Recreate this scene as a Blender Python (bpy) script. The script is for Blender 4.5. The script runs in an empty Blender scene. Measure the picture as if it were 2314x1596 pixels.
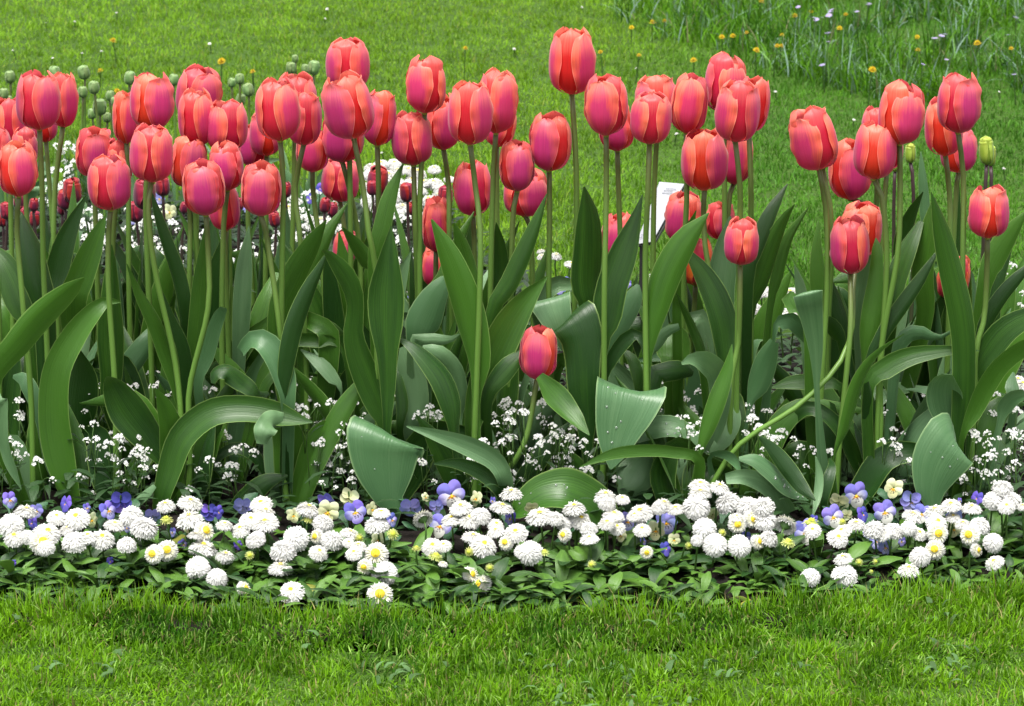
import bpy, math, random
import numpy as np
from mathutils import Vector, Matrix

# ---------------------------------------------------------------- camera, sky, sun, exposure
SC = bpy.context.scene
COL = SC.collection
R = math.radians
PITCH = R(15.0)
CAM = Vector((0.0, -4.35, 1.41))
HT = 0.1671                       # tangent of half the horizontal angle of view
cd = bpy.data.cameras.new('camera'); cam = bpy.data.objects.new('camera', cd); COL.objects.link(cam)
cam.location = CAM; cam.rotation_euler = (R(90) - PITCH, 0, 0)
cd.sensor_width = 36.0; cd.lens = 18.0 / HT; cd.clip_end = 500
cd.dof.use_dof = True; cd.dof.focus_distance = 4.42; cd.dof.aperture_fstop = 20
SC.camera = cam
W = bpy.data.worlds.new('World'); SC.world = W; W.use_nodes = True
nt = W.node_tree; bg = nt.nodes['Background']
SUN_EL, SUN_ROT = R(74), R(205)
sky = nt.nodes.new('ShaderNodeTexSky'); sky.sky_type = 'NISHITA'; sky.sun_disc = False
sky.sun_elevation = SUN_EL; sky.sun_rotation = SUN_ROT; sky.dust_density = 3.0
hs = nt.nodes.new('ShaderNodeHueSaturation'); hs.inputs['Saturation'].default_value = 0.05   # overcast: nearly white cloud light
nt.links.new(sky.outputs[0], hs.inputs['Color']); nt.links.new(hs.outputs[0], bg.inputs['Color'])
bg.inputs['Strength'].default_value = 0.125
sl = bpy.data.lights.new('sun', 'SUN'); sl.energy = 2.8; sl.angle = R(32); sl.color = (1.0, 0.96, 0.90)
so = bpy.data.objects.new('sun', sl); COL.objects.link(so)
sdir = Vector((math.sin(SUN_ROT) * math.cos(SUN_EL), math.cos(SUN_ROT) * math.cos(SUN_EL), math.sin(SUN_EL)))
so.rotation_euler = sdir.to_track_quat('Z', 'Y').to_euler(); so.location = (0, 0, 6)
SC.view_settings.view_transform = 'Standard'; SC.view_settings.look = 'None'
SC.view_settings.exposure = 1.16; SC.view_settings.gamma = 1.0
SC.cycles.max_bounces = 6; SC.cycles.diffuse_bounces = 3; SC.cycles.glossy_bounces = 2; SC.cycles.transmission_bounces = 4
SC.cycles.transparent_max_bounces = 4

# ---------------------------------------------------------------- helpers
random.seed(7); rng = np.random.default_rng(7)
FWD = Vector((0, math.cos(PITCH), -math.sin(PITCH))); UPV = Vector((0, math.sin(PITCH), math.cos(PITCH))); RGT = Vector((1, 0, 0))
KPX = HT / 1157.0
def ray(px, py):
    return FWD + RGT * ((px - 1157) * KPX) + UPV * ((798 - py) * KPX)
def at(px, py, Y):                 # the point seen there, at depth Y in the bed
    d = ray(px, py); return CAM + d * ((Y - CAM.y) / d.y)
def ground(px, py, z=0.0):         # the point of the ground seen there
    d = ray(px, py); return CAM + d * ((z - CAM.z) / d.z)
def toP(v):
    q = Vector(v) - CAM; f = q.dot(FWD); return (1157 + q.dot(RGT) / f / KPX, 798 - q.dot(UPV) / f / KPX)
def mper(v):                       # metres per picture unit at a point
    return KPX * (Vector(v) - CAM).dot(FWD)
def yz(px, py, z):                 # depth at which the sight line is z above the ground
    return ground(px, py, z).y

def mesh(name, verts, faces, uvs=None, cols=None, mat=None, smooth=True):
    me = bpy.data.meshes.new(name); me.from_pydata([tuple(v) for v in verts], [], faces)
    if smooth: me.polygons.foreach_set('use_smooth', [True] * len(me.polygons))
    if uvs is not None:
        l = me.uv_layers.new(name='UVMap'); vi = np.zeros(len(me.loops), dtype=np.int32); me.loops.foreach_get('vertex_index', vi)
        l.data.foreach_set('uv', np.asarray(uvs, dtype=np.float32)[vi].ravel())
    if cols is not None:
        a = me.color_attributes.new('Col', 'FLOAT_COLOR', 'POINT'); c = np.asarray(cols, dtype=np.float32)
        if c.shape[1] == 3: c = np.hstack([c, np.ones((len(c), 1), np.float32)])
        a.data.foreach_set('color', c.ravel())
    if mat:
        for m in (mat if isinstance(mat, (list, tuple)) else [mat]): me.materials.append(m)
    me.update(); return me
def obj(name, me, parent=None, loc=None, rot=None):
    o = bpy.data.objects.new(name, me); COL.objects.link(o)
    if parent: o.parent = parent
    if loc is not None: o.location = loc
    if rot is not None: o.rotation_euler = rot
    return o
def thing(name, label, cat, loc, group=None, rot=(0, 0, 0)):
    o = bpy.data.objects.new(name, None); COL.objects.link(o); o.location = loc; o.rotation_euler = rot
    o.empty_display_size = .02; tag(o, label, cat, group); return o
def tag(o, label, cat, group=None):
    o['label'] = label; o['category'] = cat
    if group: o['group'] = group
def catmull(P, n):
    P = np.asarray(P, float); m = len(P)
    if m < 3:
        t = np.linspace(0, 1, n)[:, None]; return P[0] * (1 - t) + P[-1] * t
    E = np.vstack([2 * P[0] - P[1], P, 2 * P[-1] - P[-2]])
    seg = np.linalg.norm(np.diff(P[:, :3], axis=0), axis=1) + 1e-6; cum = np.r_[0, np.cumsum(seg)]
    out = []
    for s in np.linspace(0, cum[-1], n):
        i = min(max(np.searchsorted(cum, s, 'right') - 1, 0), m - 2); t = (s - cum[i]) / seg[i]
        a, b, c, d = E[i], E[i + 1], E[i + 2], E[i + 3]
        out.append(.5 * (2 * b + (c - a) * t + (2 * a - 5 * b + 4 * c - d) * t * t + (3 * b - a - 3 * c + d) * t ** 3))
    return np.array(out)
def tube(pts, rad, sides=8, name='stem', mat=None):
    pts = np.asarray(pts, float); n = len(pts); rad = np.broadcast_to(np.asarray(rad, float), (n,))
    T = np.gradient(pts, axis=0); T /= np.linalg.norm(T, axis=1)[:, None] + 1e-9
    ref = np.array([0, -1.0, .05]); V = []; U = []; F = []
    for i in range(n):
        a = np.cross(T[i], ref); a /= np.linalg.norm(a) + 1e-9; b = np.cross(T[i], a)
        for k in range(sides):
            an = 2 * math.pi * k / sides; V.append(pts[i] + rad[i] * (math.cos(an) * a + math.sin(an) * b)); U.append((k / sides, i / (n - 1)))
    for i in range(n - 1):
        for k in range(sides):
            k2 = (k + 1) % sides; F.append((i * sides + k, i * sides + k2, (i + 1) * sides + k2, (i + 1) * sides + k))
    F.append(tuple(range(sides - 1, -1, -1))); F.append(tuple((n - 1) * sides + k for k in range(sides)))
    return V, F, U
def vnoise(x, y, s, seed):
    r = np.random.default_rng(seed).random((256, 256)); x = np.asarray(x) / s + 91.3; y = np.asarray(y) / s + 57.7
    i = np.floor(x).astype(int); j = np.floor(y).astype(int); fx = x - i; fy = y - j; fx = fx * fx * (3 - 2 * fx); fy = fy * fy * (3 - 2 * fy)
    g = lambda a, b: r[a % 256, b % 256]
    return (g(i, j) * (1 - fx) + g(i + 1, j) * fx) * (1 - fy) + (g(i, j + 1) * (1 - fx) + g(i + 1, j + 1) * fx) * fy

# ---------------------------------------------------------------- materials
class NT:
    def __init__(s, name):
        s.m = bpy.data.materials.new(name); s.m.use_nodes = True; s.t = s.m.node_tree; s.b = s.t.nodes['Principled BSDF']; s.out = s.t.nodes['Material Output']
    def n(s, t, **k):
        x = s.t.nodes.new(t)
        for a, v in k.items():
            if a in x.inputs: x.inputs[a].default_value = v
            else: setattr(x, a, v)
        return x
    def l(s, a, b): s.t.links.new(a, b)
    def ramp(s, fac, stops):
        r = s.n('ShaderNodeValToRGB'); e = r.color_ramp.elements
        while len(e) < len(stops): e.new(.5)
        for x, (p, c) in zip(e, stops): x.position = p; x.color = (*c, 1) if len(c) == 3 else c
        s.l(fac, r.inputs[0]); return r.outputs[0]
    def mix(s, f, a, b, mode='MIX'):
        m = s.n('ShaderNodeMix', data_type='RGBA', blend_type=mode)
        for i, v in ((0, f), (6, a), (7, b)):
            if hasattr(v, 'links'): s.l(v, m.inputs[i])
            else: m.inputs[i].default_value = v if i == 0 else (*v, 1)
        return m.outputs[2]
    def math(s, op, a, b=None, c=None):
        m = s.n('ShaderNodeMath', operation=op)
        for i, v in enumerate((a, b, c)):
            if v is None: continue
            if hasattr(v, 'links'): s.l(v, m.inputs[i])
            else: m.inputs[i].default_value = v
        return m.outputs[0]
    def noise(s, vec, scale, detail=2.0):
        n = s.n('ShaderNodeTexNoise'); n.inputs['Scale'].default_value = scale; n.inputs['Detail'].default_value = detail
        if vec is not None: s.l(vec, n.inputs['Vector'])
        return n.outputs['Fac']
    def vscale(s, vec, v):
        m = s.n('ShaderNodeVectorMath', operation='MULTIPLY'); s.l(vec, m.inputs[0]); m.inputs[1].default_value = v; return m.outputs[0]
    def vadd(s, a, b):
        m = s.n('ShaderNodeVectorMath', operation='ADD'); s.l(a, m.inputs[0]); s.l(b, m.inputs[1]); return m.outputs[0]
    def fin(s, color, rough=.5, spec=.4, trans=0.0, transcol=None, bump=None, bstr=.2, bdist=.001):
        if hasattr(color, 'links'): s.l(color, s.b.inputs['Base Color'])
        else: s.b.inputs['Base Color'].default_value = (*color, 1)
        s.b.inputs['Roughness'].default_value = rough; s.b.inputs['Specular IOR Level'].default_value = spec
        if bump is not None:
            bn = s.n('ShaderNodeBump'); bn.inputs['Strength'].default_value = bstr; bn.inputs['Distance'].default_value = bdist
            s.l(bump, bn.inputs['Height']); s.l(bn.outputs[0], s.b.inputs['Normal'])
        if trans > 0:
            tr = s.n('ShaderNodeBsdfTranslucent'); c = transcol if transcol is not None else color
            if hasattr(c, 'links'): s.l(c, tr.inputs[0])
            else: tr.inputs[0].default_value = (*c, 1)
            mx = s.n('ShaderNodeMixShader'); mx.inputs[0].default_value = trans
            s.l(s.b.outputs[0], mx.inputs[1]); s.l(tr.outputs[0], mx.inputs[2]); s.l(mx.outputs[0], s.out.inputs[0])
        return s.m
def uvof(s):
    u = s.n('ShaderNodeUVMap'); u.uv_map = 'UVMap'; x = s.n('ShaderNodeSeparateXYZ'); s.l(u.outputs[0], x.inputs[0]); return u.outputs[0], x.outputs[0], x.outputs[1]
def rnd(s): return s.n('ShaderNodeObjectInfo').outputs['Random']
def objoff(s, vec):                # the texture shifted for each object, so that no two are alike
    c = s.n('ShaderNodeCombineXYZ'); r = s.math('MULTIPLY', rnd(s), 37.0)
    for i in range(3): s.l(r, c.inputs[i])
    return s.vadd(vec, c.outputs[0])

def petal_mat(name, centre, margin, base, tip, jit=.25, tr=.3, rough=.42, stripe=.5):
    s = NT(name); uv, u, v = uvof(s); o = objoff(s, s.vscale(uv, (1, 1, 1)))
    a = s.math('ABSOLUTE', s.math('SUBTRACT', u, .5))                      # 0 at the midrib, .5 at the margin
    n1 = s.noise(s.vscale(o, (26, 1.6, 1)), 1.0, 3)                         # fine streaks along the petal
    n2 = s.noise(s.vscale(o, (2.5, 2.2, 1)), 1.0, 2)
    x = s.math('ADD', s.math('MULTIPLY', a, 2.0), s.math('MULTIPLY', s.math('SUBTRACT', n1, .5), .35))
    x = s.math('ADD', x, s.math('MULTIPLY', s.math('SUBTRACT', n2, .5), jit * 2.6))
    x = s.math('ADD', x, s.math('MULTIPLY', s.math('SUBTRACT', v, .45), .45))
    mid = tuple(p * .5 + q * .5 for p, q in zip(centre, margin))
    c = s.ramp(x, [(0.0, centre), (stripe * .75, centre), (stripe, mid), (min(.97, stripe * 1.55), margin)])
    vv = s.math('ADD', v, s.math('MULTIPLY', s.math('SUBTRACT', n1, .5), .25))
    c = s.mix(s.ramp(vv, [(.0, (1, 1, 1)), (.12, (.75,) * 3), (.42, (0, 0, 0))]), c, base)
    c = s.mix(s.ramp(vv, [(.62, (0, 0, 0)), (1.0, (.85,) * 3)]), c, tip)
    n3 = s.noise(s.vscale(o, (70, 1.2, 1)), 1.0, 2)
    c = s.mix(s.ramp(n3, [(.35, (.30,) * 3), (.55, (0, 0, 0))]), c, tuple(q * .62 for q in centre))            # fine veins
    c = s.mix(s.ramp(a, [(.470, (0, 0, 0)), (.498, (.55,) * 3)]), c, tuple(min(.92, q * 1.02 + .10) for q in tip))   # paler rim
    hv = s.n('ShaderNodeHueSaturation'); s.l(c, hv.inputs['Color'])
    s.l(s.math('ADD', s.math('MULTIPLY', rnd(s), .026), .485), hv.inputs['Hue'])
    s.l(s.math('ADD', s.math('MULTIPLY', rnd(s), .28), .92), hv.inputs['Value'])
    s.b.inputs['Sheen Weight'].default_value = .25; s.b.inputs['Sheen Roughness'].default_value = .4
    return s.fin(hv.outputs[0], rough, .35, tr, None, n1, .25, .0012)
M = {}
M['petal_outer'] = petal_mat('petal_pink_coral', (.58, .036, .165), (.84, .120, .085), (.44, .008, .055), (.87, .23, .18), stripe=.58, tr=.34)
M['petal_inner'] = petal_mat('petal_red', (.66, .018, .032), (.76, .050, .040), (.42, .005, .016), (.85, .21, .16), stripe=.7, tr=.38)
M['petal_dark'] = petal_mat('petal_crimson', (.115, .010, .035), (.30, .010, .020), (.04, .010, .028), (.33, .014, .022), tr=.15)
M['petal_orange'] = petal_mat('petal_orange', (.62, .055, .030), (.85, .19, .025), (.5, .01, .012), (.88, .22, .04))
M['petal_green'] = petal_mat('petal_pale_green', (.11, .21, .06), (.20, .31, .11), (.08, .17, .04), (.24, .35, .14), tr=.15)
M['petal_lime'] = petal_mat('petal_lime', (.22, .34, .03), (.34, .46, .06), (.15, .28, .03), (.36, .45, .06), tr=.2)

def leaf_mat(name, dark, light, edge, rough=.38, spec=.45, tr=.14):
    s = NT(name); uv, u, v = uvof(s); o = objoff(s, uv)
    n1 = s.noise(s.vscale(o, (40, .7, 1)), 1.0, 2); n2 = s.noise(s.vscale(o, (3, 3, 1)), 1.0, 3)
    x = s.math('ADD', s.math('MULTIPLY', n1, .45), s.math('MULTIPLY', n2, .55))
    x = s.math('ADD', x, s.math('MULTIPLY', s.math('SUBTRACT', rnd(s), .5), .8))
    c = s.ramp(x, [(.25, dark), (.75, light)])
    a = s.math('ABSOLUTE', s.math('SUBTRACT', u, .5))
    c = s.mix(s.ramp(a, [(.465, (0, 0, 0)), (.497, (.8,) * 3)]), c, edge)
    s.b.inputs['Sheen Weight'].default_value = .06; s.b.inputs['Sheen Roughness'].default_value = .35; s.b.inputs['Sheen Tint'].default_value = (.85, 1, .9, 1)
    return s.fin(c, rough, spec, tr, s.mix(.5, c, (.12, .26, .03)), n1, .42, .0016)
M['leaf'] = leaf_mat('tulip_leaf', (.009, .042, .004), (.046, .135, .011), (.20, .31, .08))
M['leaf_pale'] = leaf_mat('tulip_leaf_sky_sheen', (.060, .145, .055), (.120, .225, .100), (.22, .34, .15), rough=.36)  # pale glaucous leaf: the sky's sheen on up-facing blades is put into the colour
M['leaf_small'] = leaf_mat('daisy_leaf', (.012, .050, .006), (.075, .175, .018), (.09, .20, .03), rough=.42, spec=.45)
M['leaf_yellowing'] = leaf_mat('daisy_leaf_yellowing', (.08, .15, .02), (.26, .24, .03), (.25, .24, .05), rough=.5)
M['leaf_viola'] = leaf_mat('viola_leaf', (.020, .070, .028), (.040, .115, .050), (.05, .12, .06), rough=.45)
M['leaf_under'] = leaf_mat('under_leaf', (.007, .026, .006), (.020, .062, .012), (.03, .07, .02), rough=.5)  # dark foliage, its colour deepened further for the shade under the tulips
def stem_mat(name, low, high, tip):
    s = NT(name); uv, u, v = uvof(s); n = s.noise(objoff(s, s.vscale(uv, (3, 9, 1))), 1.5, 2)
    x = s.math('ADD', v, s.math('MULTIPLY', s.math('SUBTRACT', n, .5), .2))
    return s.fin(s.ramp(x, [(.2, low), (.72, high), (.97, tip)]), .42, .4, .06)
M['stem'] = stem_mat('tulip_stem', (.12, .25, .04), (.115, .215, .04), (.10, .115, .035))
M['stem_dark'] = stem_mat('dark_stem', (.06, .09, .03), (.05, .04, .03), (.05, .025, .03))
M['stem_thin'] = stem_mat('thin_stem', (.03, .07, .012), (.05, .11, .02), (.07, .15, .03))
def flat_mat(name, c, rough=.6, spec=.3, tr=0.0, var=.15, scale=60):
    s = NT(name); tc = s.n('ShaderNodeTexCoord'); n = s.noise(objoff(s, tc.outputs['Object']), scale, 3)
    k = s.math('ADD', s.math('MULTIPLY', n, var * 2), 1 - var)
    cc = s.n('ShaderNodeMix', data_type='RGBA', blend_type='MULTIPLY'); cc.inputs[0].default_value = 1
    cc.inputs[6].default_value = (*c, 1); s.l(k, cc.inputs[7]); return s.fin(cc.outputs[2], rough, spec, tr)
M['core'] = flat_mat('tulip_heart', (.25, .25, .05))
M['daisy_white'] = None
def col_mat(name, rough=.55, spec=.3, tr=.25, jitter=.0):
    s = NT(name); a = s.n('ShaderNodeAttribute'); a.attribute_name = 'Col'; c = a.outputs['Color']
    if jitter:
        hv = s.n('ShaderNodeHueSaturation'); s.l(c, hv.inputs['Color'])
        s.l(s.math('ADD', s.math('MULTIPLY', rnd(s), jitter), 1 - jitter), hv.inputs['Value'])
        s.l(s.math('ADD', s.math('MULTIPLY', rnd(s), jitter * .12), .5 - jitter * .06), hv.inputs['Hue']); c = hv.outputs[0]
    return s.fin(c, rough, spec, tr)
M['daisy'] = col_mat('daisy_rays', .55, .25, .28, .16)
M['eye'] = col_mat('yellow_eye', .6, .2, .1)
M['viola'] = col_mat('viola_petal', .5, .25, .25, .3)
M['fmn'] = col_mat('small_white_petals', .55, .2, .25)
M['calyx'] = flat_mat('calyx_green', (.06, .13, .03), .5, .4)
M['grass'] = col_mat('grass_blades', .5, .07, .30)
M['sepal'] = M['calyx']
def ground_mat(name, stops, scale, rough=.9):
    s = NT(name); tc = s.n('ShaderNodeTexCoord'); n = s.noise(tc.outputs['Object'], scale, 8); n2 = s.noise(tc.outputs['Object'], scale * .12, 3)
    return s.fin(s.ramp(s.math('ADD', s.math('MULTIPLY', n, .7), s.math('MULTIPLY', n2, .3)), stops), rough, .2, 0, None, n, .8, .01)
M['soil'] = ground_mat('dark_soil', [(.3, (.004, .003, .0025)), (.6, (.011, .008, .006)), (.75, (.030, .022, .016))], 60)
M['turf'] = ground_mat('turf', [(.3, (.020, .040, .006)), (.6, (.045, .10, .010)), (.75, (.07, .12, .02))], 40)

def dew_mat():
    s = NT('water_drop'); s.b.inputs['Transmission Weight'].default_value = .85; s.b.inputs['IOR'].default_value = 1.33
    return s.fin((.95, .97, .97), .03, .6)
M['dew'] = dew_mat()
# ---------------------------------------------------------------- the ground
EDGE = sorted((ground(x, y, .02).x, ground(x, y, .02).y) for x, y in
              ((-500, 1330), (0, 1342), (450, 1360), (1000, 1372), (1500, 1362), (1900, 1336), (2314, 1308), (2800, 1290)))
EX = [-4] + [e[0] for e in EDGE] + [4]; EY = [EDGE[0][1]] + [e[1] for e in EDGE] + [EDGE[-1][1]]
def front(x): return np.interp(x, EX, EY) + .006 * np.sin(np.asarray(x) * 23) + .004 * np.sin(np.asarray(x) * 57 + 1)
BX = [-4, -.36, -.15, -.03, .08, .36, 4]; BY = [2.35, 2.25, 2.05, 1.6, 1.3, 1.12, 1.12]
def back(x): return np.interp(x, BX, BY) + .008 * np.sin(np.asarray(x) * 19 + 2)

def sheet(name, xs, y0, y1, ny, zf, m):
    V = []; F = []; nx = len(xs)
    for j in range(ny + 1):
        t = j / ny
        for x in xs:
            y = y0(x) * (1 - t) + y1(x) * t; V.append((x, y, zf(x, y, t)))
    for j in range(ny):
        for i in range(nx - 1): a = j * nx + i; F.append((a, a + 1, a + nx + 1, a + nx))
    return obj(name, mesh(name, V, F, None, None, m))
xs = list(np.linspace(-4, -1.3, 10)) + list(np.linspace(-1.2, 1.2, 81)) + list(np.linspace(1.3, 4, 10))
# soil: from a low gutter at the lawn's edge up to a gently mounded bed
def soilz(x, y, t):
    n = float(vnoise(x, y, .05, 3)) * .022 + float(vnoise(x, y, .017, 4)) * .010
    return -.045 + .03 * min(1, t * 7, (1 - t) * 7) + n
soil = sheet('soil', xs, lambda x: float(front(x)) - .01, lambda x: float(back(x)) + .01, 130, soilz, M['soil']); soil['kind'] = 'structure'
lf = sheet('front_lawn', xs, lambda x: -6.0, lambda x: float(front(x)), 40, lambda x, y, t: (.004 * float(vnoise(x, y, .12, 5)) if t < 1 else -.05), M['turf']); lf['kind'] = 'structure'
xb = list(np.linspace(-60, -5, 8)) + [-4] + list(np.linspace(-3.5, 3.5, 71)) + [4] + list(np.linspace(5, 60, 8))
lb = sheet('back_lawn', xb, lambda x: float(back(max(-4, min(4, x)))), lambda x: 60.0, 60, lambda x, y, t: (.004 * float(vnoise(x, y, .12, 6)) if t > 0 else -.05), M['turf']); lb['kind'] = 'structure'
g = mesh('outer_ground', [(-200, -200, -.08), (200, -200, -.08), (200, 300, -.08), (-200, 300, -.08)], [(0, 1, 2, 3)], None, None, M['turf'])
g = obj('outer_ground', g); g['kind'] = 'structure'

# ---------------------------------------------------------------- grass blades
def blades(name, x, y, z, length, width, lean, az, col, seg, kind='stuff', curl=.5):
    n = len(x); face = az + rng.uniform(-.9, .9, n)
    lv = np.linspace(0, 1, seg + 1); V = np.zeros((n, seg * 2 + 1, 3), np.float32); C = np.ones((n, seg * 2 + 1, 4), np.float32)
    for i, t in enumerate(lv):
        ang = lean * (.35 + 1.3 * t * curl + .3 * t); r = length * t * np.sin(np.minimum(ang, 1.7)); h = length * t * np.cos(np.minimum(ang, 1.7))
        cx = x + r * np.cos(az); cy = y + r * np.sin(az); cz = z + h
        w = width * .5 * (1 - t ** 1.8) * (.8 + .4 * t)
        sx = -np.sin(face) * w; sy = np.cos(face) * w
        if i < seg:
            V[:, 2 * i] = np.stack([cx - sx, cy - sy, cz], 1); V[:, 2 * i + 1] = np.stack([cx + sx, cy + sy, cz], 1)
            C[:, 2 * i, :3] = col; C[:, 2 * i + 1, :3] = col
        else:
            V[:, 2 * i] = np.stack([cx, cy, cz], 1); C[:, 2 * i, :3] = col
    k = seg * 2 + 1; quads = seg - 1; lp = []
    for i in range(quads): lp += [2 * i, 2 * i + 1, 2 * i + 3, 2 * i + 2]
    lp += [2 * seg - 2, 2 * seg - 1, 2 * seg]
    loops = (np.array(lp)[None] + (np.arange(n) * k)[:, None]).ravel().astype(np.int32)
    tot = np.tile(np.array([4] * quads + [3]), n); start = np.r_[0, np.cumsum(tot)[:-1]].astype(np.int32)
    me = bpy.data.meshes.new(name); me.vertices.add(n * k); me.vertices.foreach_set('co', V.ravel())
    me.loops.add(len(loops)); me.loops.foreach_set('vertex_index', loops)
    me.polygons.add(len(tot)); me.polygons.foreach_set('loop_start', start)
    try: me.polygons.foreach_set('loop_total', tot.astype(np.int32))
    except Exception: pass
    me.polygons.foreach_set('use_smooth', np.ones(len(tot), bool))
    a = me.color_attributes.new('Col', 'FLOAT_COLOR', 'POINT'); a.data.foreach_set('color', C.ravel())
    me.materials.append(M['grass']); me.update(calc_edges=True); me.validate()
    o = obj(name, me); o['kind'] = kind; return o
def grass_cols(x, y, sd, bright=1.0):
    n = len(x); f = vnoise(x, y, .30, sd) * .55 + vnoise(x, y, .07, sd + 1) * .45; f = np.clip((f - .5) * 1.6 + .5 + rng.normal(0, .22, n), 0, 1)[:, None]
    a = np.array([.028, .102, .005]); b = np.array([.142, .310, .008]); c = a * (1 - f) + b * f
    dead = rng.random(n) < .06; c[dead] = np.array([.26, .24, .09]) * rng.uniform(.6, 1.1, (dead.sum(), 1))
    pale = rng.random(n) < .12; c[pale] = np.array([.21, .35, .075]) * rng.uniform(.8, 1.2, (pale.sum(), 1))
    return c * bright * rng.uniform(.85, 1.15, (n, 1))
def lawn(name, n, xr, yr, keep, lz, wz, seg, sd, lmul=None, bright=1.0, cmul=None, calm=0):
    x = rng.uniform(*xr, n); y = rng.uniform(*yr, n); k = keep(x, y); x, y = x[k], y[k]; n = len(x)
    cl = vnoise(x, y, .045, sd + 5); L = rng.uniform(*lz, n) * (.45 + 1.1 * cl)
    if lmul is not None: L *= lmul(x, y)
    base = vnoise(x, y, .10, sd + 7) * 6.283 * 1.5
    az = base + rng.normal(0, 1.6, n); lean = np.abs(rng.normal(.42, .36, n)) + .25 * (vnoise(x, y, .06, sd + 8) > .7)
    c = grass_cols(x, y, sd, bright)
    if calm: c = c * (1 - calm) + c.mean(0) * calm
    if cmul is not None: c = c * cmul(x, y)
    return blades(name, x, y, np.zeros(n), L, rng.uniform(*wz, n), lean, az, c, seg)
def kfront(x, y):
    bare = ((vnoise(x, y, .13, 41) > .80) | (vnoise(x, y, .05, 42) > .86)) & (rng.random(len(x)) < .55)
    inside = np.abs(x) < .80 + .1 * (rng.random(len(x)))
    return (y < front(x) - .002) & ~bare & (inside | (rng.random(len(x)) < .35))
lawn('front_grass', 190000, (-1.5, 1.5), (-.95, -.25), kfront, (.009, .022), (.0016, .0034), 3, 11)
def knear(x, y): return (rng.random(len(x)) < .8) & (np.abs(x) < 1.6)
lawn('near_grass', 26000, (-1.6, 1.6), (-1.7, -.95), knear, (.011, .027), (.0022, .0046), 2, 11)
# overhanging fringe at the cut edge of the turf
xf = rng.uniform(-1.4, 1.4, 5200); yf = front(xf) - np.abs(rng.normal(0, .012, 5200)); nf = len(xf)
blades('lawn_fringe', xf, yf, np.full(nf, -.004), rng.uniform(.018, .046, nf) * (.6 + .8 * vnoise(xf, yf, .04, 77)), rng.uniform(.0013, .0026, nf), np.abs(rng.normal(.3, .25, nf)),
       rng.normal(1.57, 1.1, nf), grass_cols(xf, yf, 12), 3)
DARK = lambda x, y: np.clip((x - .12 - .10 * (y - 3.0)) / .5, 0, 1)          # shorter, greener sward to the right
def kback(x, y):
    half = .167 * (y + 4.35) + .12
    dens = np.clip(1.25 - (y - 1.1) / 6.5, .28, 1)
    return (y > back(x) + .004) & (rng.random(len(x)) < dens) & ((np.abs(x) < half) | (rng.random(len(x)) < .12))
def cback(x, y):
    d = DARK(x, y)[:, None]; far = np.clip((y - 1.2) / 4.0, 0, 1)[:, None]
    m = np.array([1.22, 1.12, .9]) * (1 - d) + np.array([.62, .80, 1.05]) * d
    m = m * (1 + .10 * far)
    pat = .78 + .30 * vnoise(x, y, .7, 91)[:, None] + .22 * vnoise(x, y, .16, 92)[:, None]
    return m * pat
lawn('back_grass', 520000, (-3.0, 3.0), (1.0, 6.6), kback, (.011, .024), (.0022, .0044), 2, 21, cmul=cback, calm=.6)
xf = rng.uniform(-1.8, 1.8, 4000); yf = back(xf) + np.abs(rng.normal(0, .015, 4000))
blades('back_lawn_fringe', xf, yf, np.full(4000, -.004), rng.uniform(.02, .045, 4000), rng.uniform(.0015, .003, 4000), np.abs(rng.normal(.3, .25, 4000)), rng.normal(-1.57, 1.1, 4000), grass_cols(xf, yf, 22), 3)
# long unmown tufts in the far right corner
n = 15000; px = 1380 + 1000 * rng.random(n) ** .75; py = rng.uniform(-60, 235, n)
ok = (py < 60 + 175 * np.clip((px - 1380) / 600, 0, 1)) ; px, py = px[ok], py[ok]
G = np.array([ground(a, b) for a, b in zip(px, py)]); cl = vnoise(G[:, 0], G[:, 1], .13, 61); k = (cl > .45); G = G[k]; cl = cl[k]; n = len(G)
c = grass_cols(G[:, 0], G[:, 1], 23, .80) * np.array([.80, .95, 1.2]); gl = rng.random(n) < .11; c[gl] = np.array([.20, .30, .24]) * rng.uniform(.7, 1.3, (gl.sum(), 1))  # some blades pale grey: white glints of the long grass painted as blade colour
blades('tall_grass', G[:, 0], G[:, 1], np.zeros(n), rng.uniform(.04, .13, n) * (.4 + cl), rng.uniform(.0025, .0060, n), np.abs(rng.normal(.55, .35, n)), rng.uniform(0, 6.28, n), c, 4)
# scattered broad-leaved weeds in the front lawn
n = 700; x = rng.uniform(-1, 1, n); y = rng.uniform(-.9, -.4, n); k = (y < front(x) - .02) & (vnoise(x, y, .12, 66) > .55); x, y = x[k], y[k]; n = len(x)
blades('lawn_weeds', x, y, np.full(n, .008), rng.uniform(.012, .026, n), rng.uniform(.006, .011, n), rng.uniform(.9, 1.3, n), rng.uniform(0, 6.28, n), np.array([.10, .19, .07]) * rng.uniform(.6, 1.3, (n, 1)), 3)
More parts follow.
